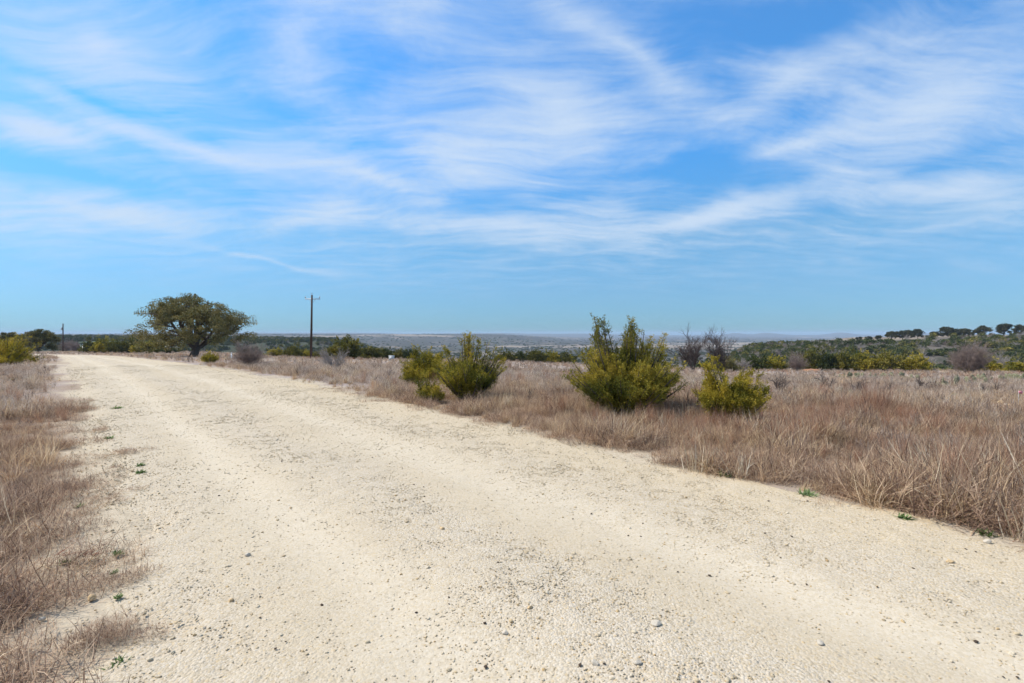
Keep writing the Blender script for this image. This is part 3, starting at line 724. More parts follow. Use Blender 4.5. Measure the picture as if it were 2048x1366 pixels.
# =================================================================== woody plants
def juniper(seed, H, Wd, n_lead, n_spray, n_leaf, leaf, leafw, spires=(), low=.12, spray=.30, stems=True, tmax=1.15, fill=1.0):
    r = np.random.default_rng(seed)
    az = r.uniform(0, 6.283, n_lead); tl = tmax * np.sqrt(r.random(n_lead)) * .98 + .02
    hw = Wd / 2
    lump = lambda a_, t_: .74 + .46 * fbm(np.sin(a_) * 1.9 + seed, np.cos(a_) * 1.9 + t_ * 2.6, seed, 2)
    L = 1 / np.sqrt((np.cos(tl) / (H * .80)) ** 2 + (np.sin(tl) / hw) ** 2) * r.uniform(.80, 1.26, n_lead) * lump(az, tl)
    if spires:
        saz, stl, sL = [], [], []
        for (sx, sy, sz) in spires:
            for _ in range(4):
                x, y, z = sx + r.normal(0, .03 * Wd), sy + r.normal(0, .05 * Wd), sz * r.uniform(.86, 1.0)
                saz.append(math.atan2(x, y)); stl.append(math.atan2(math.hypot(x, y), z)); sL.append(math.sqrt(x * x + y * y + z * z))
        az = np.concatenate([az, saz]); tl = np.concatenate([tl, stl]); L = np.concatenate([L, sL])
    n = len(az); K = 8
    base = np.concatenate([r.normal(0, .035 * Wd, (n, 2)), np.zeros((n, 1))], 1)
    up = tl * .16
    pts = [base]; tans = []
    for k in range(K):
        th = tl + up * (1 - 2 * (k + .5) / K)
        d = np.stack([np.sin(az) * np.sin(th), np.cos(az) * np.sin(th), np.cos(th)], 1)
        tans.append(d); pts.append(pts[-1] + d * (L / K)[:, None])
    pts = np.stack(pts, 1); tans = np.stack(tans, 1)                       # n,K+1,3
    # sprays
    m = n * n_spray; li = np.repeat(np.arange(n), n_spray)
    s = low + (1 - low) * r.random(m) ** .75
    ki = np.minimum((s * K).astype(int), K - 1); fr = s * K - ki
    pos = pts[li, ki] * (1 - fr)[:, None] + pts[li, ki + 1] * fr[:, None]
    tan = tans[li, ki]
    rv = r.normal(size=(m, 3)); rv -= tan * (rv * tan).sum(1)[:, None]; rv /= np.linalg.norm(rv, axis=1)[:, None]
    aa = r.uniform(.45, .95, m)
    sd = tan * np.cos(aa)[:, None] + rv * np.sin(aa)[:, None] + np.array([0, 0, .34]); sd /= np.linalg.norm(sd, axis=1)[:, None]
    m0 = m; mf = int(m * .8)                     # side shoots that close the gaps between the leaders
    fa = r.uniform(0, 6.283, mf); ft = (tmax + .06) * np.sqrt(r.random(mf)); fs = (.14 + .72 * r.random(mf) ** .6)
    fd = np.stack([np.sin(fa) * np.sin(ft), np.cos(fa) * np.sin(ft), np.cos(ft)], 1)
    fl = 1 / np.sqrt((np.cos(ft) / (H * .78)) ** 2 + (np.sin(ft) / hw) ** 2) * lump(fa, ft) * .97
    pos = np.concatenate([pos, fd * (fl * fs)[:, None]]); s = np.concatenate([s, fs]); li = np.concatenate([li, r.integers(0, n, mf)])
    fdd = fd * .6 + r.normal(0, .45, (mf, 3)) + np.array([0, 0, .45]); sd = np.concatenate([sd, fdd / np.linalg.norm(fdd, axis=1)[:, None]])
    m = m0 + mf
    sl = spray * (1.22 - .85 * s) * r.uniform(.55, 1.25, m) * fill
    q = m * n_leaf; si = np.repeat(np.arange(m), n_leaf); uu = r.random(q) ** .8
    lp = pos[si] + sd[si] * (sl[si] * uu)[:, None]
    lv = r.normal(size=(q, 3)); ld = sd[si] + lv * .55
    lp = lp + lv * (.10 * sl[si] * (1 - uu * .6))[:, None]
    pz = fbm(pos[:, 0] * 3.2 / Wd * 2 + seed, pos[:, 2] * 3.2 / Wd * 2 + pos[:, 1] * 2 / Wd, seed + 5, 2)
    tone = np.clip(.25 * r.random(m)[si] + .30 * r.random(q) + .20 * uu + .15 * r.random(n)[li][si] + .9 * (pz[si] - .5) + .02, 0, 1)
    fol = leaves(lp, ld, leaf * r.uniform(.6, 1.3, q), leafw * r.uniform(.7, 1.2, q), tone, r)
    rad = .016 * Wd
    a = pts[:, :-1].reshape(-1, 3); b = pts[:, 1:].reshape(-1, 3)
    kk = np.tile(np.arange(K), n); rr = rad * (1 - kk / K * .9); r2 = rad * (1 - (kk + 1) / K * .9)
    wood = tubes(a, b, rr, r2, 4)
    return fol, wood, (pos, sd, sl)

def put_plant(name, fol, wood, fmat, wmat, loc, rz=0, scale=None, fname='foliage', wname='stems'):
    e = empty(name, loc, rz, scale)
    if fol is not None: ob(fname, as_mesh(fname, fol, fmat), e)
    if wood is not None: ob(wname, as_mesh(wname, wood, wmat), e)
    return e

# ---- the three near junipers by the road and their neighbours (outline in metres from the photograph)
e = put_plant('juniper_bush', *juniper(11, 1.95, 2.12, 150, 30, 20, .042, .0115, [(-.58, 0, 2.06), (-.50, .1, 1.86), (-.05, 0, 1.72), (.10, .1, 2.02), (.02, -.1, 1.84), (.24, 0, 1.8), (.55, 0, 1.54), (-.80, 0, 1.38), (.84, .1, 1.36)], .06, .33, tmax=1.05)[:2], 'juniper', 'bark', at(1252, 10.5))
tag(e, 'broad yellow-green juniper with two pointed spires, largest bush near the road', 'juniper', 'junipers beside the road')
e = put_plant('juniper_bush', *juniper(12, .95, 1.45, 64, 28, 20, .040, .0115, [(-.42, 0, 1.20), (-.40, .05, 1.05), (-.38, 0, .92), (.30, 0, 1.06), (.36, .05, .92), (.62, 0, .62)], .08, .27, tmax=.88)[:2], 'juniper_gold', 'bark', at(1462, 9.35))
tag(e, 'small golden-green juniper with forked V-shaped top, nearest bush in right grass', 'juniper', 'junipers beside the road')
e = put_plant('juniper_bush', *juniper(13, 1.34, 1.95, 74, 24, 16, .042, .012, [(-.10, 0, 1.68), (.02, 0, 1.55), (.12, .1, 1.62), (.33, .1, 1.50), (.62, 0, 1.35), (-.55, 0, 1.32), (.86, 0, 1.12)], .12, .29, fill=.95, tmax=.90)[:2], 'juniper', 'bark', at(936, 12.3))
tag(e, 'open grey-green juniper with thin upright tips, left one of the roadside three', 'juniper', 'junipers beside the road')
e = put_plant('juniper_bush', *juniper(14, 1.40, 1.60, 70, 26, 16, .05, .015, (), .12, .34, tmax=1.3)[:2], 'juniper_gold', 'bark', at(856, 16.5))
tag(e, 'dense golden juniper half hidden behind the open juniper by the road', 'juniper', 'junipers beside the road')
e = put_plant('juniper_bush', *juniper(15, .70, .75, 18, 18, 10, .04, .013, [(-.22, 0, .75), (-.3, 0, .55)], .10, .2)[:2], 'juniper', 'bark', at(862, 12.0))
tag(e, 'thin straggly juniper sprig in the grass left of the open juniper', 'juniper', 'junipers beside the road')
e = put_plant('juniper_bush', *juniper(16, .72, .90, 26, 18, 10, .04, .014, (), .10, .24)[:2], 'juniper_gold', 'bark', at(1337, 19))
tag(e, 'little golden juniper showing behind the right side of the two-spired juniper', 'juniper', 'junipers in the field')
e = put_plant('juniper_bush', *juniper(17, 1.0, 1.15, 34, 18, 10, .05, .016, (), .10, .28)[:2], 'juniper_gold', 'bark', at(419, 33))
tag(e, 'small rounded golden juniper between the live oak and the road', 'juniper', 'junipers in the field')
e = put_plant('juniper_bush', *juniper(18, 1.95, 3.5, 110, 26, 12, .06, .02, (), .06, .42, tmax=1.4)[:2], 'juniper_gold', 'bark', at(6, 30))
tag(e, 'big golden-green juniper at the left edge beside the road', 'juniper', 'junipers in the field')

# ---- brow bushes: six meshes shared by many individuals
PROTO = {}
for k in range(6):
    r_ = juniper(30 + k, 1.0, 1.15 + .1 * (k % 3), 28, 12, 8, .085, .042, (), .06, .30, tmax=1.35)
    PROTO[k] = (as_mesh('foliage', r_[0], 'juniper_brow'), as_mesh('foliage', r_[0], 'juniper'), as_mesh('foliage', r_[0], 'juniper_dark'), as_mesh('stems', r_[1], 'bark'))
def bush(px, Y, wpx, hpx, var, tone, label, group, dz=0):
    p = at(px, Y); h = 1.3 * hpx / F * Y; w = 1.12 * wpx / F * Y
    e = empty('juniper_bush', (p[0], p[1], p[2] - .05 + dz), var * 1.7 + px, (w / 1.25, w / 1.25, h / .95))
    ob('foliage', PROTO[var % 6][tone], e); ob('stems', PROTO[var % 6][3], e)
    return tag(e, label, 'juniper', group)
GB = 'junipers along the brow of the field'
for a in [
    (549, 98, 32, 16, 0, 1, 'low golden juniper on the brow, first one right of the bare mauve bush'),
    (588, 96, 32, 22, 1, 0, 'round green juniper on the brow just left of the crossarm pole'),
    (616, 100, 30, 16, 2, 1, 'low juniper right behind the foot of the crossarm pole'),
    (640, 100, 26, 14, 3, 0, 'small low juniper just right of the crossarm pole'),
    (688, 84, 66, 42, 4, 0, 'largest rounded juniper on the brow, behind the bare grey shrub'),
    (738, 92, 44, 24, 5, 0, 'spreading juniper right of the large rounded one on the brow'),
    (768, 97, 34, 22, 0, 2, 'dark juniper on the brow just left of the grey utility box'),
    (800, 98, 32, 20, 1, 0, 'juniper on the brow directly behind the grey utility box'),
    (822, 96, 28, 22, 2, 2, 'dark juniper on the brow left of the golden roadside juniper'),
    (1012, 100, 34, 22, 3, 0, 'juniper on the brow just right of the open roadside juniper'),
    (1042, 102, 32, 20, 4, 2, 'second juniper from the left in the row between the two tall roadside junipers'),
    (1074, 98, 36, 25, 5, 0, 'tallest juniper in the row between the two tall roadside junipers'),
    (1104, 100, 34, 24, 0, 1, 'golden juniper in the row between the two tall roadside junipers'),
    (1134, 101, 36, 22, 1, 0, 'last juniper in the row, touching the two-spired juniper'),
    (1508, 76, 50, 32, 2, 2, 'dark green juniper on the brow above the forked golden juniper'),
    (1548, 75, 46, 30, 3, 1, 'golden-green juniper on the brow left of the bare mauve bush'),
    (1628, 80, 44, 40, 4, 0, 'upright juniper behind the red dirt mound'),
    (1655, 78, 36, 34, 5, 2, 'dark juniper right of the red dirt mound'),
    (1690, 77, 46, 40, 0, 0, 'olive juniper second right of the red dirt mound'),
    (1724, 76, 46, 36, 1, 1, 'golden juniper in the middle of the right brow row'),
    (1772, 75, 58, 42, 2, 0, 'wide juniper, biggest in the right brow row'),
    (1830, 73, 46, 36, 3, 1, 'bright golden juniper at the right end of the brow row'),
    (1972, 68, 50, 30, 4, 1, 'golden juniper just right of the large bare tangled tree'),
    (2036, 64, 44, 22, 5, 1, 'low golden juniper at the right edge on the brow')]:
    bush(*a[:6], a[6], GB)
GH = 'junipers in front of the metal building'
for a in [(186, 118, 36, 28, 0, 0, 'leftmost juniper of the clump, beside the white door of the metal building'),
          (210, 116, 40, 29, 1, 1, 'golden-green juniper second from the white door of the metal building'),
          (238, 115, 42, 29, 2, 0, 'green juniper in the middle of the clump hiding the metal building'),
          (266, 116, 36, 32, 3, 0, 'tallest green juniper of the clump, at its right before the pale roof'),
          (298, 114, 56, 23, 4, 1, 'low golden juniper at the right end of the clump by the metal building'),
          (340, 112, 28, 12, 5, 2, 'low dark bush alone between the metal building and the live oak')]:
    bush(*a[:6], a[6], GH)

# ---- live oaks
def oak(seed, H, Wd, clumps, per, leaf, trunk_r, fork=.18, lean=0.0, flat=.62, fat=1.0):
    r = np.random.default_rng(seed)
    P0, P1, R0, R1, tips = [], [], [], [], []
    c0 = np.array([0, 0, H * .42]); sc_ = np.array([Wd * .5, Wd * .5, H * .55])
    def grow(p, d, L, rad, lev, nseg=4):
        d = d / np.linalg.norm(d)
        for k in range(nseg):
            d = d + r.normal(0, .17, 3) + np.array([0, 0, .05 if lev else 0]); d /= np.linalg.norm(d)
            q = p + d * L / nseg
            if np.linalg.norm((q - c0) / sc_) > .95: break
            ra, rb = rad * (1 - .5 * k / nseg), rad * (1 - .5 * (k + 1) / nseg)
            P0.append(p); P1.append(q); R0.append(ra); R1.append(rb); p = q
            if lev >= 1 and lev < 3 and k >= 1:
                sd = d + r.normal(0, .65, 3) + np.array([0, 0, .15]); grow(p, sd, L * r.uniform(.42, .62), rb * .6, lev + 1, 3)
            if lev >= 2: tips.append(p)
        tips.append(p)
    base = np.zeros(3); top = np.array([lean * H * .15, 0, H * fork])
    P0.append(base); P1.append(top); R0.append(trunk_r * 1.25); R1.append(trunk_r)
    nl = 9
    for k in range(nl):
        a = k / nl * 6.283 + r.uniform(-.3, .3); tl = r.uniform(.55, 1.32) if k % 3 else r.uniform(.1, .5)
        d = np.array([math.sin(a) * math.sin(tl), math.cos(a) * math.sin(tl), math.cos(tl)])
        reach = 1 / math.sqrt((math.sin(tl) / (Wd * .5)) ** 2 + (math.cos(tl) / (H * (1 - fork))) ** 2)
        grow(top - np.array([0, 0, r.uniform(0, .1) * H * fork]), d, reach * r.uniform(.72, .86), trunk_r * .6, 1, 5)
    wood = tubes(P0, P1, R0, R1, 5)
    tips = np.array(tips); tips = tips[tips[:, 2] > H * .17]
    # keep the clumps inside a low dome
    qn = np.linalg.norm((tips - c0) / sc_, axis=1)
    over = qn > .93; tips[over] = c0 + (tips[over] - c0) / qn[over][:, None] * r.uniform(.80, .98, over.sum())[:, None]
    sel = tips[r.integers(0, len(tips), clumps)]
    m = max(16, clumps // 12); dv = r.normal(size=(m, 3)); dv /= np.linalg.norm(dv, axis=1)[:, None]; dv[:, 2] = np.where(dv[:, 2] < -.50, -dv[:, 2], dv[:, 2])
    lumpy = .78 + .30 * fbm(np.arctan2(dv[:, 0], dv[:, 1]) * 2.2 + seed, dv[:, 2] * 3, seed, 2)
    bough = c0 + dv * sc_ * (lumpy * r.uniform(.50, .97, m))[:, None]
    k2 = int(clumps * .86); sel[:k2] = bough[r.integers(0, m, k2)] + r.normal(0, 1, (k2, 3)) * np.array([.036, .036, .024]) * Wd
    cr = Wd * fat * r.uniform(.018, .042, clumps)
    ci = np.repeat(np.arange(clumps), per); n = len(ci)
    v = r.normal(size=(n, 3)); v /= np.linalg.norm(v, axis=1)[:, None]; v *= (r.random(n) ** .45)[:, None]
    pos = sel[ci] + v * cr[ci][:, None] * np.array([1.15, 1.15, flat])
    tone = np.clip(.5 * r.random(clumps)[ci] + .5 * r.random(n), 0, 1)
    return leaves(pos, v + r.normal(0, .7, (n, 3)), leaf * r.uniform(.6, 1.3, n), leaf * .6 * r.uniform(.7, 1.2, n), tone, r), wood
def oak_thing(o, px, Y, label, group=None, rz=0, scale=None, sink=.1):
    p = at(px, Y); p[2] -= sink
    e = put_plant('live_oak', o[0], o[1], 'oak_leaf', 'bark', p, rz, scale, 'crown', 'trunk')
    return tag(e, label, 'tree', group)
oak_thing(oak(54, 7.8, 13.4, 900, 60, .17, .42, .13, .3, fat=1.1), 386, 62, 'spreading live oak with a short dark trunk beside the road bend')
oak_thing(oak(52, 5.9, 8.8, 330, 60, .26, .26, .12, fat=1.7), 76, 120, 'dark dense live oak behind the golden juniper at the left edge')
oak_thing(oak(53, 5.4, 7.0, 300, 60, .26, .24, .12, fat=1.7), 8, 124, 'second live oak, cut off by the left edge of the picture')
OKP = [oak(60 + k, 1.0, 1.35, 260, 30, .08, .03, .16, fat=2.0) for k in range(4)]
OKM = [(as_mesh('crown', o[0], 'oak_far'), as_mesh('trunk', o[1], 'bark')) for o in OKP]
def ridge_oak(px, D_, wpx, hpx, var, label):
    p = at(px, D_); h = .92 * hpx / F * D_; w = .84 * wpx / F * D_
    e = empty('live_oak', (p[0], p[1], p[2] - .1), var * 2.1 + px, (w / 1.3, w / 1.3, h / .95))
    ob('crown', OKM[var % 4][0], e); ob('trunk', OKM[var % 4][1], e)
    tag(e, label, 'tree', 'live oaks on the far ridge')
for a in [(1718, 300, 16, 8, 0, 'leftmost tiny oak on the far ridge'), (1737, 302, 18, 9, 1, 'second tiny oak from the left on the far ridge'),
          (1757, 300, 16, 10, 2, 'small lone oak just left of the long ridge grove'),
          (1783, 296, 26, 18, 3, 'left end oak of the long flat-topped ridge grove'), (1800, 300, 26, 18, 0, 'second oak from the left in the long ridge grove'),
          (1817, 297, 26, 19, 1, 'third oak from the left in the long ridge grove'), (1835, 295, 26, 20, 2, 'right end oak of the long flat-topped ridge grove'),
          (1868, 292, 22, 14, 3, 'low oak right of the gap in the ridge trees'), (1896, 290, 40, 23, 0, 'wide domed oak at the middle of the right ridge group'),
          (1930, 290, 34, 19, 1, 'flatter oak between the two domed oaks on the right ridge'), (1966, 288, 36, 24, 2, 'rounded dark oak second from the right edge of the ridge'),
          (2008, 286, 38, 28, 3, 'tallest oak on the far ridge, near the right edge'), (2042, 288, 34, 24, 0, 'ridge oak cut off by the right edge of the picture')]:
    ridge_oak(*a)

# ---- leafless shrubs
def bare(seed, H, Wd, stems, r0, lev=3, kids=4, tmax=.9, wig=.16, updraft=.10):
    r = random.Random(seed); P0, P1, R0, R1 = [], [], [], []
    def g(p, d, L, rad, l):
        ns = 3
        for k in range(ns):
            d = (d + Vector((r.gauss(0, wig), r.gauss(0, wig), r.gauss(0, wig) + updraft))).normalized()
            q = p + d * (L / ns)
            P0.append(p[:]); P1.append(q[:]); R0.append(rad * (1 - .25 * k / ns)); R1.append(rad * (1 - .25 * (k + 1) / ns)); p = q
            if l > 0:
                for _ in range(kids // 2 if k < ns - 1 else kids - kids // 2):
                    sd = (d + Vector((r.gauss(0, .55), r.gauss(0, .55), r.gauss(0, .45)))).normalized()
                    g(p, sd, L * r.uniform(.4, .68), rad * .58, l - 1)
    for k in range(stems):
        a = r.uniform(0, 6.283); tl = tmax * math.sqrt(r.random()); hw = Wd / 2
        d = Vector((math.sin(a) * math.sin(tl), math.cos(a) * math.sin(tl), math.cos(tl)))
        L = .62 / math.sqrt((math.cos(tl) / H) ** 2 + (math.sin(tl) / hw) ** 2) * r.uniform(.75, 1.05)
        g(Vector((r.gauss(0, .04 * Wd), r.gauss(0, .04 * Wd), -.03)), d, L, r0, lev)
    return tubes(P0, P1, R0, R1, 3)
def bare_thing(px, Y, wood, mat, label, group=None, name='bare_shrub', cat='shrub', rz=0, scale=None):
    e = put_plant(name, None, wood, None, mat, at(px, Y), rz, scale, wname='branches')
    return tag(e, label, cat, group)
bare_thing(497, 27, bare(1, 1.75, 2.0, 26, .012, 3, 4, 1.0), 'twig_mauve', 'dense leafless mauve bush beside the road left of the crossarm pole')
bare_thing(668, 26, bare(2, 1.45, 1.7, 10, .016, 3, 4, .95), 'twig_grey', 'open leafless grey shrub in front of the large rounded brow juniper')
bare_thing(1388, 50, bare(3, 4.9, 2.8, 9, .045, 3, 4, .45), 'twig_dark', 'tall thin leafless tree behind the forked golden juniper', name='bare_tree', cat='tree')
bare_thing(1437, 51, bare(4, 4.3, 2.8, 8, .04, 3, 4, .5), 'twig_dark', 'leafless tree just right of the tall thin one', name='bare_tree', cat='tree')
e = put_plant('scrub_oak', *juniper(71, 1.9, 3.6, 60, 14, 9, .11, .05, (), .05, .5, tmax=1.35)[:2], 'oak_leaf', 'bark', at(1448, 53))
tag(e, 'dark low scrub at the feet of the two thin leafless trees', 'shrub')
bare_thing(1482, 58, bare(6, 1.9, 2.6, 16, .02, 3, 4, 1.1), 'twig_grey', 'pale grey leafless thicket left of the dark brow juniper')
bare_thing(1592, 72, bare(5, 3.0, 3.2, 26, .02, 3, 4, .9), 'twig_mauve', 'mauve leafless bush just left of the red dirt mound')
bare_thing(1938, 60, bare(8, 3.9, 4.6, 30, .03, 3, 5, 1.05), 'twig_mauve', 'large tangled leafless tree on the right brow', name='bare_tree', cat='tree')
bare_thing(1996, 72, bare(9, 3.4, 3.4, 7, .035, 3, 4, .85), 'twig_grey', 'pale forked leafless tree right of the large tangled one', name='bare_tree', cat='tree')
bare_thing(1845, 78, bare(10, 3.5, 2.6, 8, .03, 3, 4, .6), 'twig_grey', 'pale grey leafless tree above the bright golden juniper', name='bare_tree', cat='tree')
for k, (px, Y, h, w, lab) in enumerate([(1560, 15.5, .75, .85, 'dark leafless shrub in the grass right of the forked golden juniper'),
        (1650, 16.5, .80, .8, 'dark leafless shrub left of the green yucca'), (1716, 15.0, .72, .6, 'thin dark leafless shrub just right of the green yucca'),
        (1772, 14.5, .62, .65, 'dark leafless shrub right of the rust-red grass clump'), (1845, 17, .5, .8, 'low dark leafless shrub left of the right-hand cactus patch'),
        (1985, 15, .55, .7, 'low dark leafless shrub near the right edge above the rocks')]):
    bare_thing(px, Y, bare(20 + k, h, w, 7, .009, 2, 4, .75, .2), 'twig_dark', lab, 'small leafless shrubs in the field')
for k, (px, Y, h, w, lab) in enumerate([(132, 188, 4.5, 9, 'mauve leafless thicket between the left live oak and the far pole'), (150, 180, 3.8, 6, 'dark leafless thicket touching the white building door side')]):
    bare_thing(px, Y, bare(40 + k, h, w, 30, .03, 3, 4, 1.1), 'twig_mauve', lab, 'leafless thickets behind the far pole')

# ---- rust-red grass clump, yucca and prickly pears
e = ob('rust_grass_clump', as_mesh('rust_grass_clump', tuft_upright(170, .35, .80, .006, .16, .25, .16), 'rust'), loc=at(1738, 10.6))
tag(e, 'rust-red upright grass clump in the right field', 'grass clump')
def yucca(seed, n, L):
    r = np.random.default_rng(seed)
    return blades(disc(n, .05, r), U(0, 6.283, n, r), 1.35 * np.sqrt(r.random(n)), r.normal(.1, .08, n), U(.7, 1.0, n, r) * L, np.full(n, .022), 3, r=r)
e = ob('yucca', as_mesh('yucca', yucca(3, 110, .36), 'yucca'), loc=at(1690, 14.6)); tag(e, 'spiky green yucca between two dark leafless shrubs', 'yucca')
PAD = mesh_np('pad', IV * np.array([.42, .085, .55]) + np.array([0, 0, .5]), IF, mat=M['pad'], smooth=True)
def pear(px, Y, seed, n, spread, label):
    r = np.random.default_rng(seed); e = empty('prickly_pear', at(px, Y) - np.array([0, 0, .02]))
    for k in range(n):
        c = np.array([r.normal(0, spread), r.normal(0, spread * .6), 0]); a = r.uniform(0, 6.28)
        for lev in range(r.integers(1, 3)):
            h = r.uniform(.17, .27); tl = r.normal(0, .5); a += r.normal(0, .8)
            o = ob('pad', PAD, e, c); o.scale = (h, h, h); o.rotation_euler = (0, tl, a)
            c = c + np.array([math.sin(tl) * h * math.cos(a), math.sin(tl) * h * math.sin(a), h * .85 * math.cos(tl)])
    tag(e, label, 'cactus', 'prickly pears in the right field')
for k, (px, Y, n, sp, lab) in enumerate([(1690, 32, 12, .35, 'leftmost prickly pear of the cactus patch below the right brow'), (1722, 31, 14, .4, 'second prickly pear from the left in the cactus patch'),
        (1752, 30, 15, .4, 'prickly pear in the middle of the cactus patch'), (1790, 30, 12, .4, 'prickly pear at the right end of the middle cactus patch'),
        (1815, 27, 10, .35, 'small prickly pear just below the bright golden juniper'), (1888, 19.5, 8, .25, 'single low prickly pear alone in mauve grass at right'),
        (1945, 26, 14, .45, 'prickly pear below the large tangled leafless tree'), (1985, 25, 14, .45, 'prickly pear second from the right edge'),
        (2028, 25, 14, .45, 'prickly pear at the right edge of the picture'), (1960, 21, 8, .3, 'low prickly pear in front of the right-hand cactus patch'),
        (1398, 17.5, 8, .22, 'small prickly pear just left of the forked golden juniper top')]):
    pear(px, Y, 80 + k, n, sp, lab)

# ---- green weeds on the road margin
for k, (px, py, s, lab) in enumerate([(184, 1353, 1.0, 'bright green leafy weed at the bottom left on the sand'), (193, 1214, .55, 'small green weed above the lone dry tuft on the left shoulder'),
        (92, 1136, .8, 'green weed inside the dry grass at far lower left'), (201, 1121, .8, 'grey-green weed right of the red dead sprig'), (188, 1162, .6, 'small grey-green weed just below the red dead sprig'),
        (131, 1019, .7, 'yellow-green weed at the edge of the left grass'), (222, 820, 2.0, 'dark green weed sticking out onto the road from the left verge, farthest up'),
        (261, 938, 1.0, 'green weed on the left shoulder, upper of a close pair'), (259, 952, 1.0, 'green weed on the left shoulder, lower of a close pair'), (201, 882, 1.2, 'flat green weed on the pale sand of the left shoulder'),
        (1460, 948, 1.5, 'green weed at the foot of the right grass, leftmost of four'), (1624, 987, 1.7, 'largest green weed at the foot of the right grass'),
        (1814, 1032, 1.3, 'green weed at the foot of the right grass, third of four'), (1978, 1060, 1.2, 'green weed at the foot of the right grass near the right edge')]):
    g = on_road(px, py); sgn = -1 if px > 1000 else 1; g = g + sgn * np.array([.76, .65]) * (.12 if px > 1000 else .10); z = max(float(road_z(g[0:1], g[1:2])[0]) if abs(float(road_u(g[0:1], g[1:2])[0])) < 2.7 else -9, float(ground_z(g[0:1], g[1:2])[0]))
    r_ = np.random.default_rng(300 + k); n = 70
    b = blades(disc(n, .035, r_), U(0, 6.283, n, r_), U(.3, 1.4, n, r_), U(.0, .5, n, r_), U(.03, .075, n, r_), np.full(n, .013), 3, r=r_)
    o = ob('green_weed', as_mesh('green_weed', b, 'weed'), loc=(g[0], g[1], z + .015)); o.scale = (s, s, s * .8)
    tag(o, lab, 'weed', 'green weeds along the road edges')
g = on_road(152, 1124); r_ = np.random.default_rng(9); n = 90
b = blades(np.stack([U(-.16, .12, n, r_), U(-.03, .03, n, r_), U(0, .03, n, r_)], 1), r_.normal(1.3, .5, n), U(1.1, 1.6, n, r_), U(-.4, .2, n, r_), U(.05, .13, n, r_), np.full(n, .006), 3, r=r_)
tag(ob('dead_sprig', as_mesh('dead_sprig', b, 'dead_red'), loc=(g[0], g[1], .03)), 'red-brown dead juniper sprig lying on the left shoulder', 'twig')

# =================================================================== woods too far to count
def wood_field(name, n, fn, variants, vid_w, smin, smax, label, zf_=1.0):
    X, Y = fn(n); z = ground_z(X, Y) - .15; k = len(X)
    s = U(smin, smax, k); vid = rng.choice(len(variants), k, p=np.array(vid_w) / sum(vid_w))
    scatter(name, np.stack([X, Y, z], 1), np.stack([np.zeros(k), np.zeros(k), U(0, 6.28, k)], 1), np.stack([s * U(.9, 1.3, k), s * U(.9, 1.3, k), s * zf_], 1), vid, variants, label, 'woodland')
def tree_blob(seed, mat, n=150, leaf=.20):
    """small distant crown: clumps of leaf faces on a dome"""
    r = np.random.default_rng(seed); c = 26
    cp = r.normal(size=(c, 3)); cp /= np.linalg.norm(cp, axis=1)[:, None]; cp[:, 2] = np.abs(cp[:, 2]); cp *= np.array([.5, .5, .72]) * r.uniform(.5, 1.0, (c, 1)); cp[:, 2] += .12
    ci = np.repeat(np.arange(c), n // 12); v = r.normal(size=(len(ci), 3)); v /= np.linalg.norm(v, axis=1)[:, None]
    return as_mesh('crown', leaves(cp[ci] + v * .15 * r.random((len(ci), 1)), v + r.normal(0, .6, v.shape), leaf, leaf * .6, np.clip(.5 * r.random(c)[ci] + .5 * r.random(len(ci)), 0, 1), r), mat)
WV = [tree_blob(400 + k, 'juniper_dark') for k in range(5)] + [tree_blob(410 + k, 'juniper_brow') for k in range(2)] + [as_mesh('branches', bare(420 + k, 1.0, 1.2, 16, .011, 2, 4, 1.1), 'twig_grey') for k in range(2)] + [as_mesh('branches', bare(430, 1.0, 1.2, 16, .011, 2, 4, 1.1), 'twig_mauve')]
def hill_pts(n):
    t = U(.36, 1.95, n); D_ = U(92, 300, n); X = t * D_; Y = D_
    nn = fbm(X / 22, Y / 22, 71, 3); keep = rng.random(n) < sstep(.30, .50, nn) * (1 - sstep(236, 285, D_) * sstep(.56, .66, t)) * (1 - np.exp(-((t - .575) / .035) ** 2 - ((D_ - 165) / 20) ** 2))
    return X[keep], Y[keep]
wood_field('hillside_wood', 11600, hill_pts, WV, [3, 3, 3, 3, 3, 2, 2, 3.6, 3.6, 3.6], 1.7, 3.6, 'juniper and leafless brush covering the hillside on the right')
def left_pts(n):
    t = U(-1.8, -.14, n); D_ = np.sqrt(U(210 ** 2, 820 ** 2, n)); X = t * D_; Y = D_
    keep = rng.random(n) < .25 + .75 * sstep(.38, .52, fbm(X / 40, Y / 40, 72, 3))
    return X[keep], Y[keep]
wood_field('ridge_wood', 24000, left_pts, WV, [3, 3, 3, 3, 3, .6, .6, 1.6, 1.6, 1.6], 2.6, 4.8, 'dark juniper wood on the ridge behind the live oak and pole')
def valley_pts(n):
    t = U(-.25, .48, n); D_ = np.exp(U(math.log(120), math.log(800), n)); X = t * D_; Y = D_
    keep = rng.random(n) < .8 * sstep(.42, .55, fbm(X / 45, Y / 45, 73, 3))
    return X[keep], Y[keep]
wood_field('valley_wood', 5000, valley_pts, WV, [3, 3, 3, 3, 3, 1, 1, 2, 2, 2], 2.0, 4.2, 'mixed brush on the valley slope below the brow')
def far_pts(n):
    t = U(-1.2, 1.2, n); D_ = np.exp(U(math.log(850), math.log(7500), n)); X = t * D_; Y = D_
    keep = rng.random(n) < sstep(.46, .60, fbm(t * 28, np.log(D_) * 22, 32, 4)) * .9 + .05
    return X[keep], Y[keep]
wood_field('far_trees', 32000, far_pts, WV[:5], [1, 1, 1, 1, 1], 4.0, 8.0, 'tiny scattered trees and tree belts on the distant plain', .55)

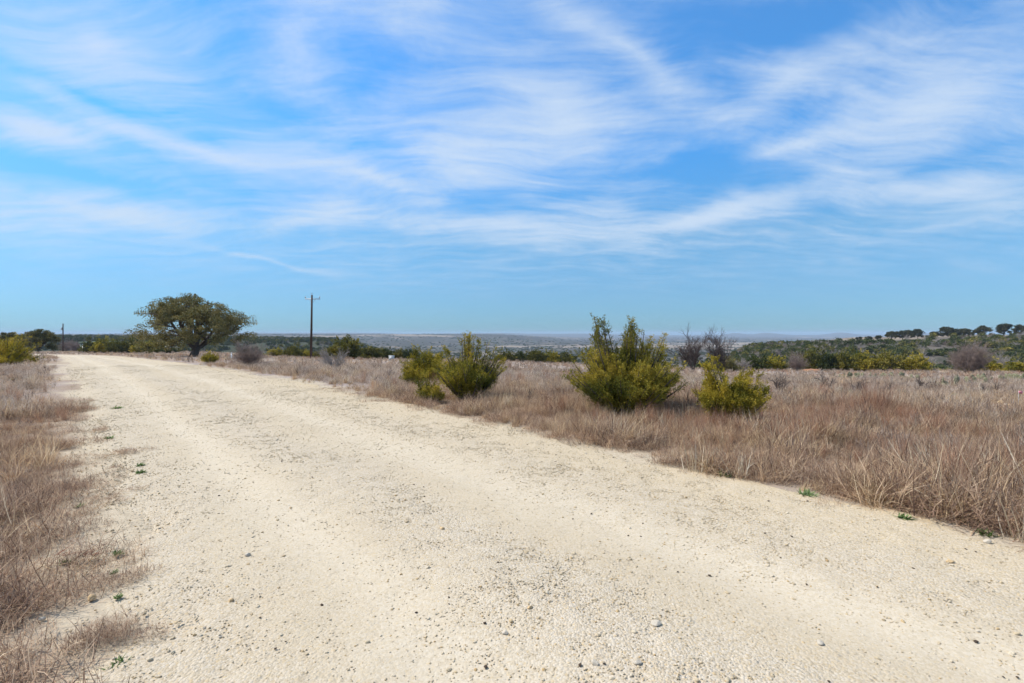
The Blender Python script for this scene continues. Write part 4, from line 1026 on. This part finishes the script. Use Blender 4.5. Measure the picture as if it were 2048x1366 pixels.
# =================================================================== poles, building and small things
def cyl(p0, p1, r0, r1, sides=12, caps=True):
    v, f, tn = tubes([p0], [p1], [r0], [r1], sides)
    if caps:
        c = np.array([p0, p1], float); v = np.concatenate([v, c]); a = 2 * sides
        extra = [(a, (k + 1) % sides, k) for k in range(sides)] + [(a + 1, sides + k, sides + (k + 1) % sides) for k in range(sides)]
        f = np.concatenate([f, np.array(extra)]); tn = np.full(len(v), .5)
    return v, f, tn
def boxp(x0, x1, y0, y1, z0, z1):
    v = np.array([(x, y, z) for z in (z0, z1) for y in (y0, y1) for x in (x0, x1)], float)
    q = [(0, 2, 3, 1), (4, 5, 7, 6), (0, 1, 5, 4), (2, 6, 7, 3), (0, 4, 6, 2), (1, 3, 7, 5)]
    f = np.array([t_ for a, b, c, d in q for t_ in ((a, b, c), (a, c, d))]); return v, f, np.full(8, .5)
def part(name, parts, mat, parent): return ob(name, as_mesh(name, cat_parts(parts), mat), parent)

p = at(622, 78); e = empty('utility_pole', p); tag(e, 'dark wooden utility pole with a crossarm standing in the field', 'utility pole', 'utility poles')
e.rotation_euler = (0, R(.9), R(-8))
H = 10.05
part('pole', [cyl((0, 0, -.5), (0, 0, H - .35), .19, .125)], 'pole_wood', e)
part('crossarm', [boxp(-1.22, 1.22, .13, .24, H - 1.0, H - .87)], 'galv', e)
part('brace', [cyl((-.6, .12, H - .98), (0, .13, H - 1.55), .02, .02, 6), cyl((.6, .12, H - .98), (0, .13, H - 1.55), .02, .02, 6)], 'galv', e)
for x in (-1.15, 1.15): part('insulator', [cyl((x, .185, H - .87), (x, .185, H - .70), .03, .03, 8), cyl((x, .185, H - .72), (x, .185, H - .55), .10, .07, 10)], 'insulator', e)
part('top_pin', [cyl((0, 0, H - .36), (0, 0, H - .12), .035, .03, 8), cyl((0, 0, H - .15), (0, 0, H), .085, .05, 10)], 'insulator', e)
p = at(126, 165); e = empty('utility_pole', p, R(20)); tag(e, 'far dark utility pole without a crossarm at the left bend', 'utility pole', 'utility poles')
part('pole', [cyl((0, 0, -.5), (0, 0, 9.1), .20, .14)], 'pole_wood', e)
part('transformer', [cyl((-.34, 0, 7.0), (-.34, 0, 7.85), .2, .2, 12), boxp(-.2, -.1, -.05, .05, 7.3, 7.5)], 'galv', e)
part('cutout', [cyl((.12, 0, 8.5), (.42, 0, 8.75), .035, .035, 8)], 'insulator', e)

pb = at(215, 142); bz = pb[2]
def wx(px): return (px - 1024) / F * 142 - pb[0]
e = empty('metal_building', pb); tag(e, 'low metal building with a white door and green roof behind dark junipers', 'building')
x0, x1 = wx(161), wx(272); hb = 2.62; dz = -.35
part('wall', [boxp(x0, x1, 0, 10, -1.2, hb)], 'tan_wall', e)
part('roof', [(np.array([(x0 - .3, -.4, hb), (x1 + .3, -.4, hb), (x1 + .3, 10.4, hb), (x0 - .3, 10.4, hb), (x0 - .3, -.4, hb + .22), (x1 + .3, -.4, hb + .22), (x1 + .3, 5, hb + .36), (x0 - .3, 5, hb + .36), (x0 - .3, 10.4, hb + .22), (x1 + .3, 10.4, hb + .22)], float),
      np.array([(0, 1, 5), (0, 5, 4), (4, 5, 6), (4, 6, 7), (7, 6, 9), (7, 9, 8), (3, 8, 9), (3, 9, 2), (0, 3, 2), (0, 2, 1), (1, 2, 9), (1, 9, 6), (1, 6, 5), (0, 4, 7), (0, 7, 8), (0, 8, 3)]), np.full(10, .5))], 'green_metal', e)
d = part('door', [boxp(x0 + .55, x0 + 3.7, -.08, .02, -1.2, hb - .45)], 'white_paint', e)
for k in range(3): part('panel_joint', [boxp(x0 + .6, x0 + 3.65, -.10, -.075, -.3 + k * .75, -.27 + k * .75)], 'galv', d)
part('corner_trim', [boxp(x0 - .05, x0 + .40, -.06, .1, -1.2, hb - .02), boxp(x0 + .42, x1 + .05, -.055, .1, hb - .42, hb - .02)], 'green_metal', e)
lx1 = wx(322)
part('side_roof', [(np.array([(x1 + .32, -.5, 2.2), (lx1, -.5, 1.25), (lx1, 8, 1.25), (x1 + .32, 8, 2.2), (x1 + .32, -.5, 2.05), (lx1, -.5, 1.10), (lx1, 8, 1.10), (x1 + .32, 8, 2.05)], float),
     np.array([(0, 1, 2), (0, 2, 3), (4, 6, 5), (4, 7, 6), (0, 4, 5), (0, 5, 1), (1, 5, 6), (1, 6, 2), (2, 6, 7), (2, 7, 3), (3, 7, 4), (3, 4, 0)]), np.full(8, .5))], 'pale_roof', e)
part('side_wall', [boxp(x1 + .01, lx1 - .3, .2, 7.5, -1.2, 1.05)], 'tan_wall', e)

p = at(463, 47); e = empty('marker_post', p); tag(e, 'short white marker post left of the dense mauve bush', 'marker post')
part('post', [boxp(-.055, .055, -.02, .02, -.2, .62)], 'white_paint', e); part('cap', [boxp(-.06, .06, -.025, .025, .62, .68)], 'white_paint', e)
p = at(783, 74); e = empty('utility_box', p); tag(e, 'small grey utility box at the far edge of the field', 'utility box')
part('cabinet', [boxp(-.34, .34, -.25, .25, -.1, .62)], 'grey_box', e); part('lid', [boxp(-.38, .38, -.29, .29, .62, .70)], 'white_paint', e)
part('door', [boxp(-.28, .28, -.275, -.25, .08, .55)], 'galv', e)

def mound(name, px, Y, w, h, seed, mat, label):
    v = IV2.copy(); r = np.random.default_rng(seed)
    v = v * (1 + .8 * (fbm(v[:, 0] * 2.6 + seed, v[:, 1] * 2.1 + v[:, 2], seed, 3) - .5))[:, None]
    v = v * np.array([w / 2, w * .3, h])
    o = ob(name, mesh_np(name, v, IF2, mat=M[mat], smooth=True), loc=at(px, Y) - np.array([0, 0, h * .15])); tag(o, label, 'dirt mound')
mound('dirt_mound', 1622, 70, 2.7, .36, 3, 'red_dirt', 'orange-red dirt mound in front of the right brow junipers')
mound('dirt_mound', 1893, 62, 2.0, .22, 4, 'pale_dirt', 'pale pinkish dirt mound left of the large tangled leafless tree')
for k, (px, Y, rad, mt, lab) in enumerate([(2022, 10.6, .075, 'rock_gold', 'orange rock in the grass at the right edge'), (2012, 10.9, .06, 'rock_pale', 'pale rock touching the orange rock at the right edge'), (2003, 11.3, .07, 'rock_gold', 'brown rock farthest back of the three at the right edge')]):
    o = ob('field_rock', mesh_np('field_rock', *stone(500 + k, IV2, IF2, .6), mat=M[mt]), loc=at(px, Y) + np.array([0, 0, .16])); o.scale = (rad, rad, rad); tag(o, lab, 'rock', 'rocks in the right field')
p = at(2037, 11.0); e = empty('marker_flag', p); tag(e, 'small pink survey flag above the rocks at the right edge', 'flag')
part('wire', [cyl((0, 0, -.05), (0, 0, .45), .003, .003, 5)], 'galv', e)
part('flag_cloth', [boxp(0, .085, -.002, .002, .38, .44)], 'pink', e)

# =================================================================== haze: the air over the valley
hz_v, hz_f, _ = boxp(-10500, 10500, -10500, 10500, float(GZ.min()) - 1.5, max(float(GZ.max()) + 9.0, 14.0))
hm = mesh_np('haze', hz_v, hz_f)
mh, th_ = mat_new('haze')
pv = th_.add('ShaderNodeVolumePrincipled'); pv.inputs['Color'].default_value = (.62, .76, .95, 1); pv.inputs['Density'].default_value = 1.15e-4; pv.inputs['Anisotropy'].default_value = 0.0
oh = th_.add('ShaderNodeOutputMaterial'); th_.l.new(pv.outputs[0], oh.inputs['Volume'])
hm.materials.append(mh)
tag(ob('haze', hm), kind='stuff', label='thin blue haze over the distant plain')
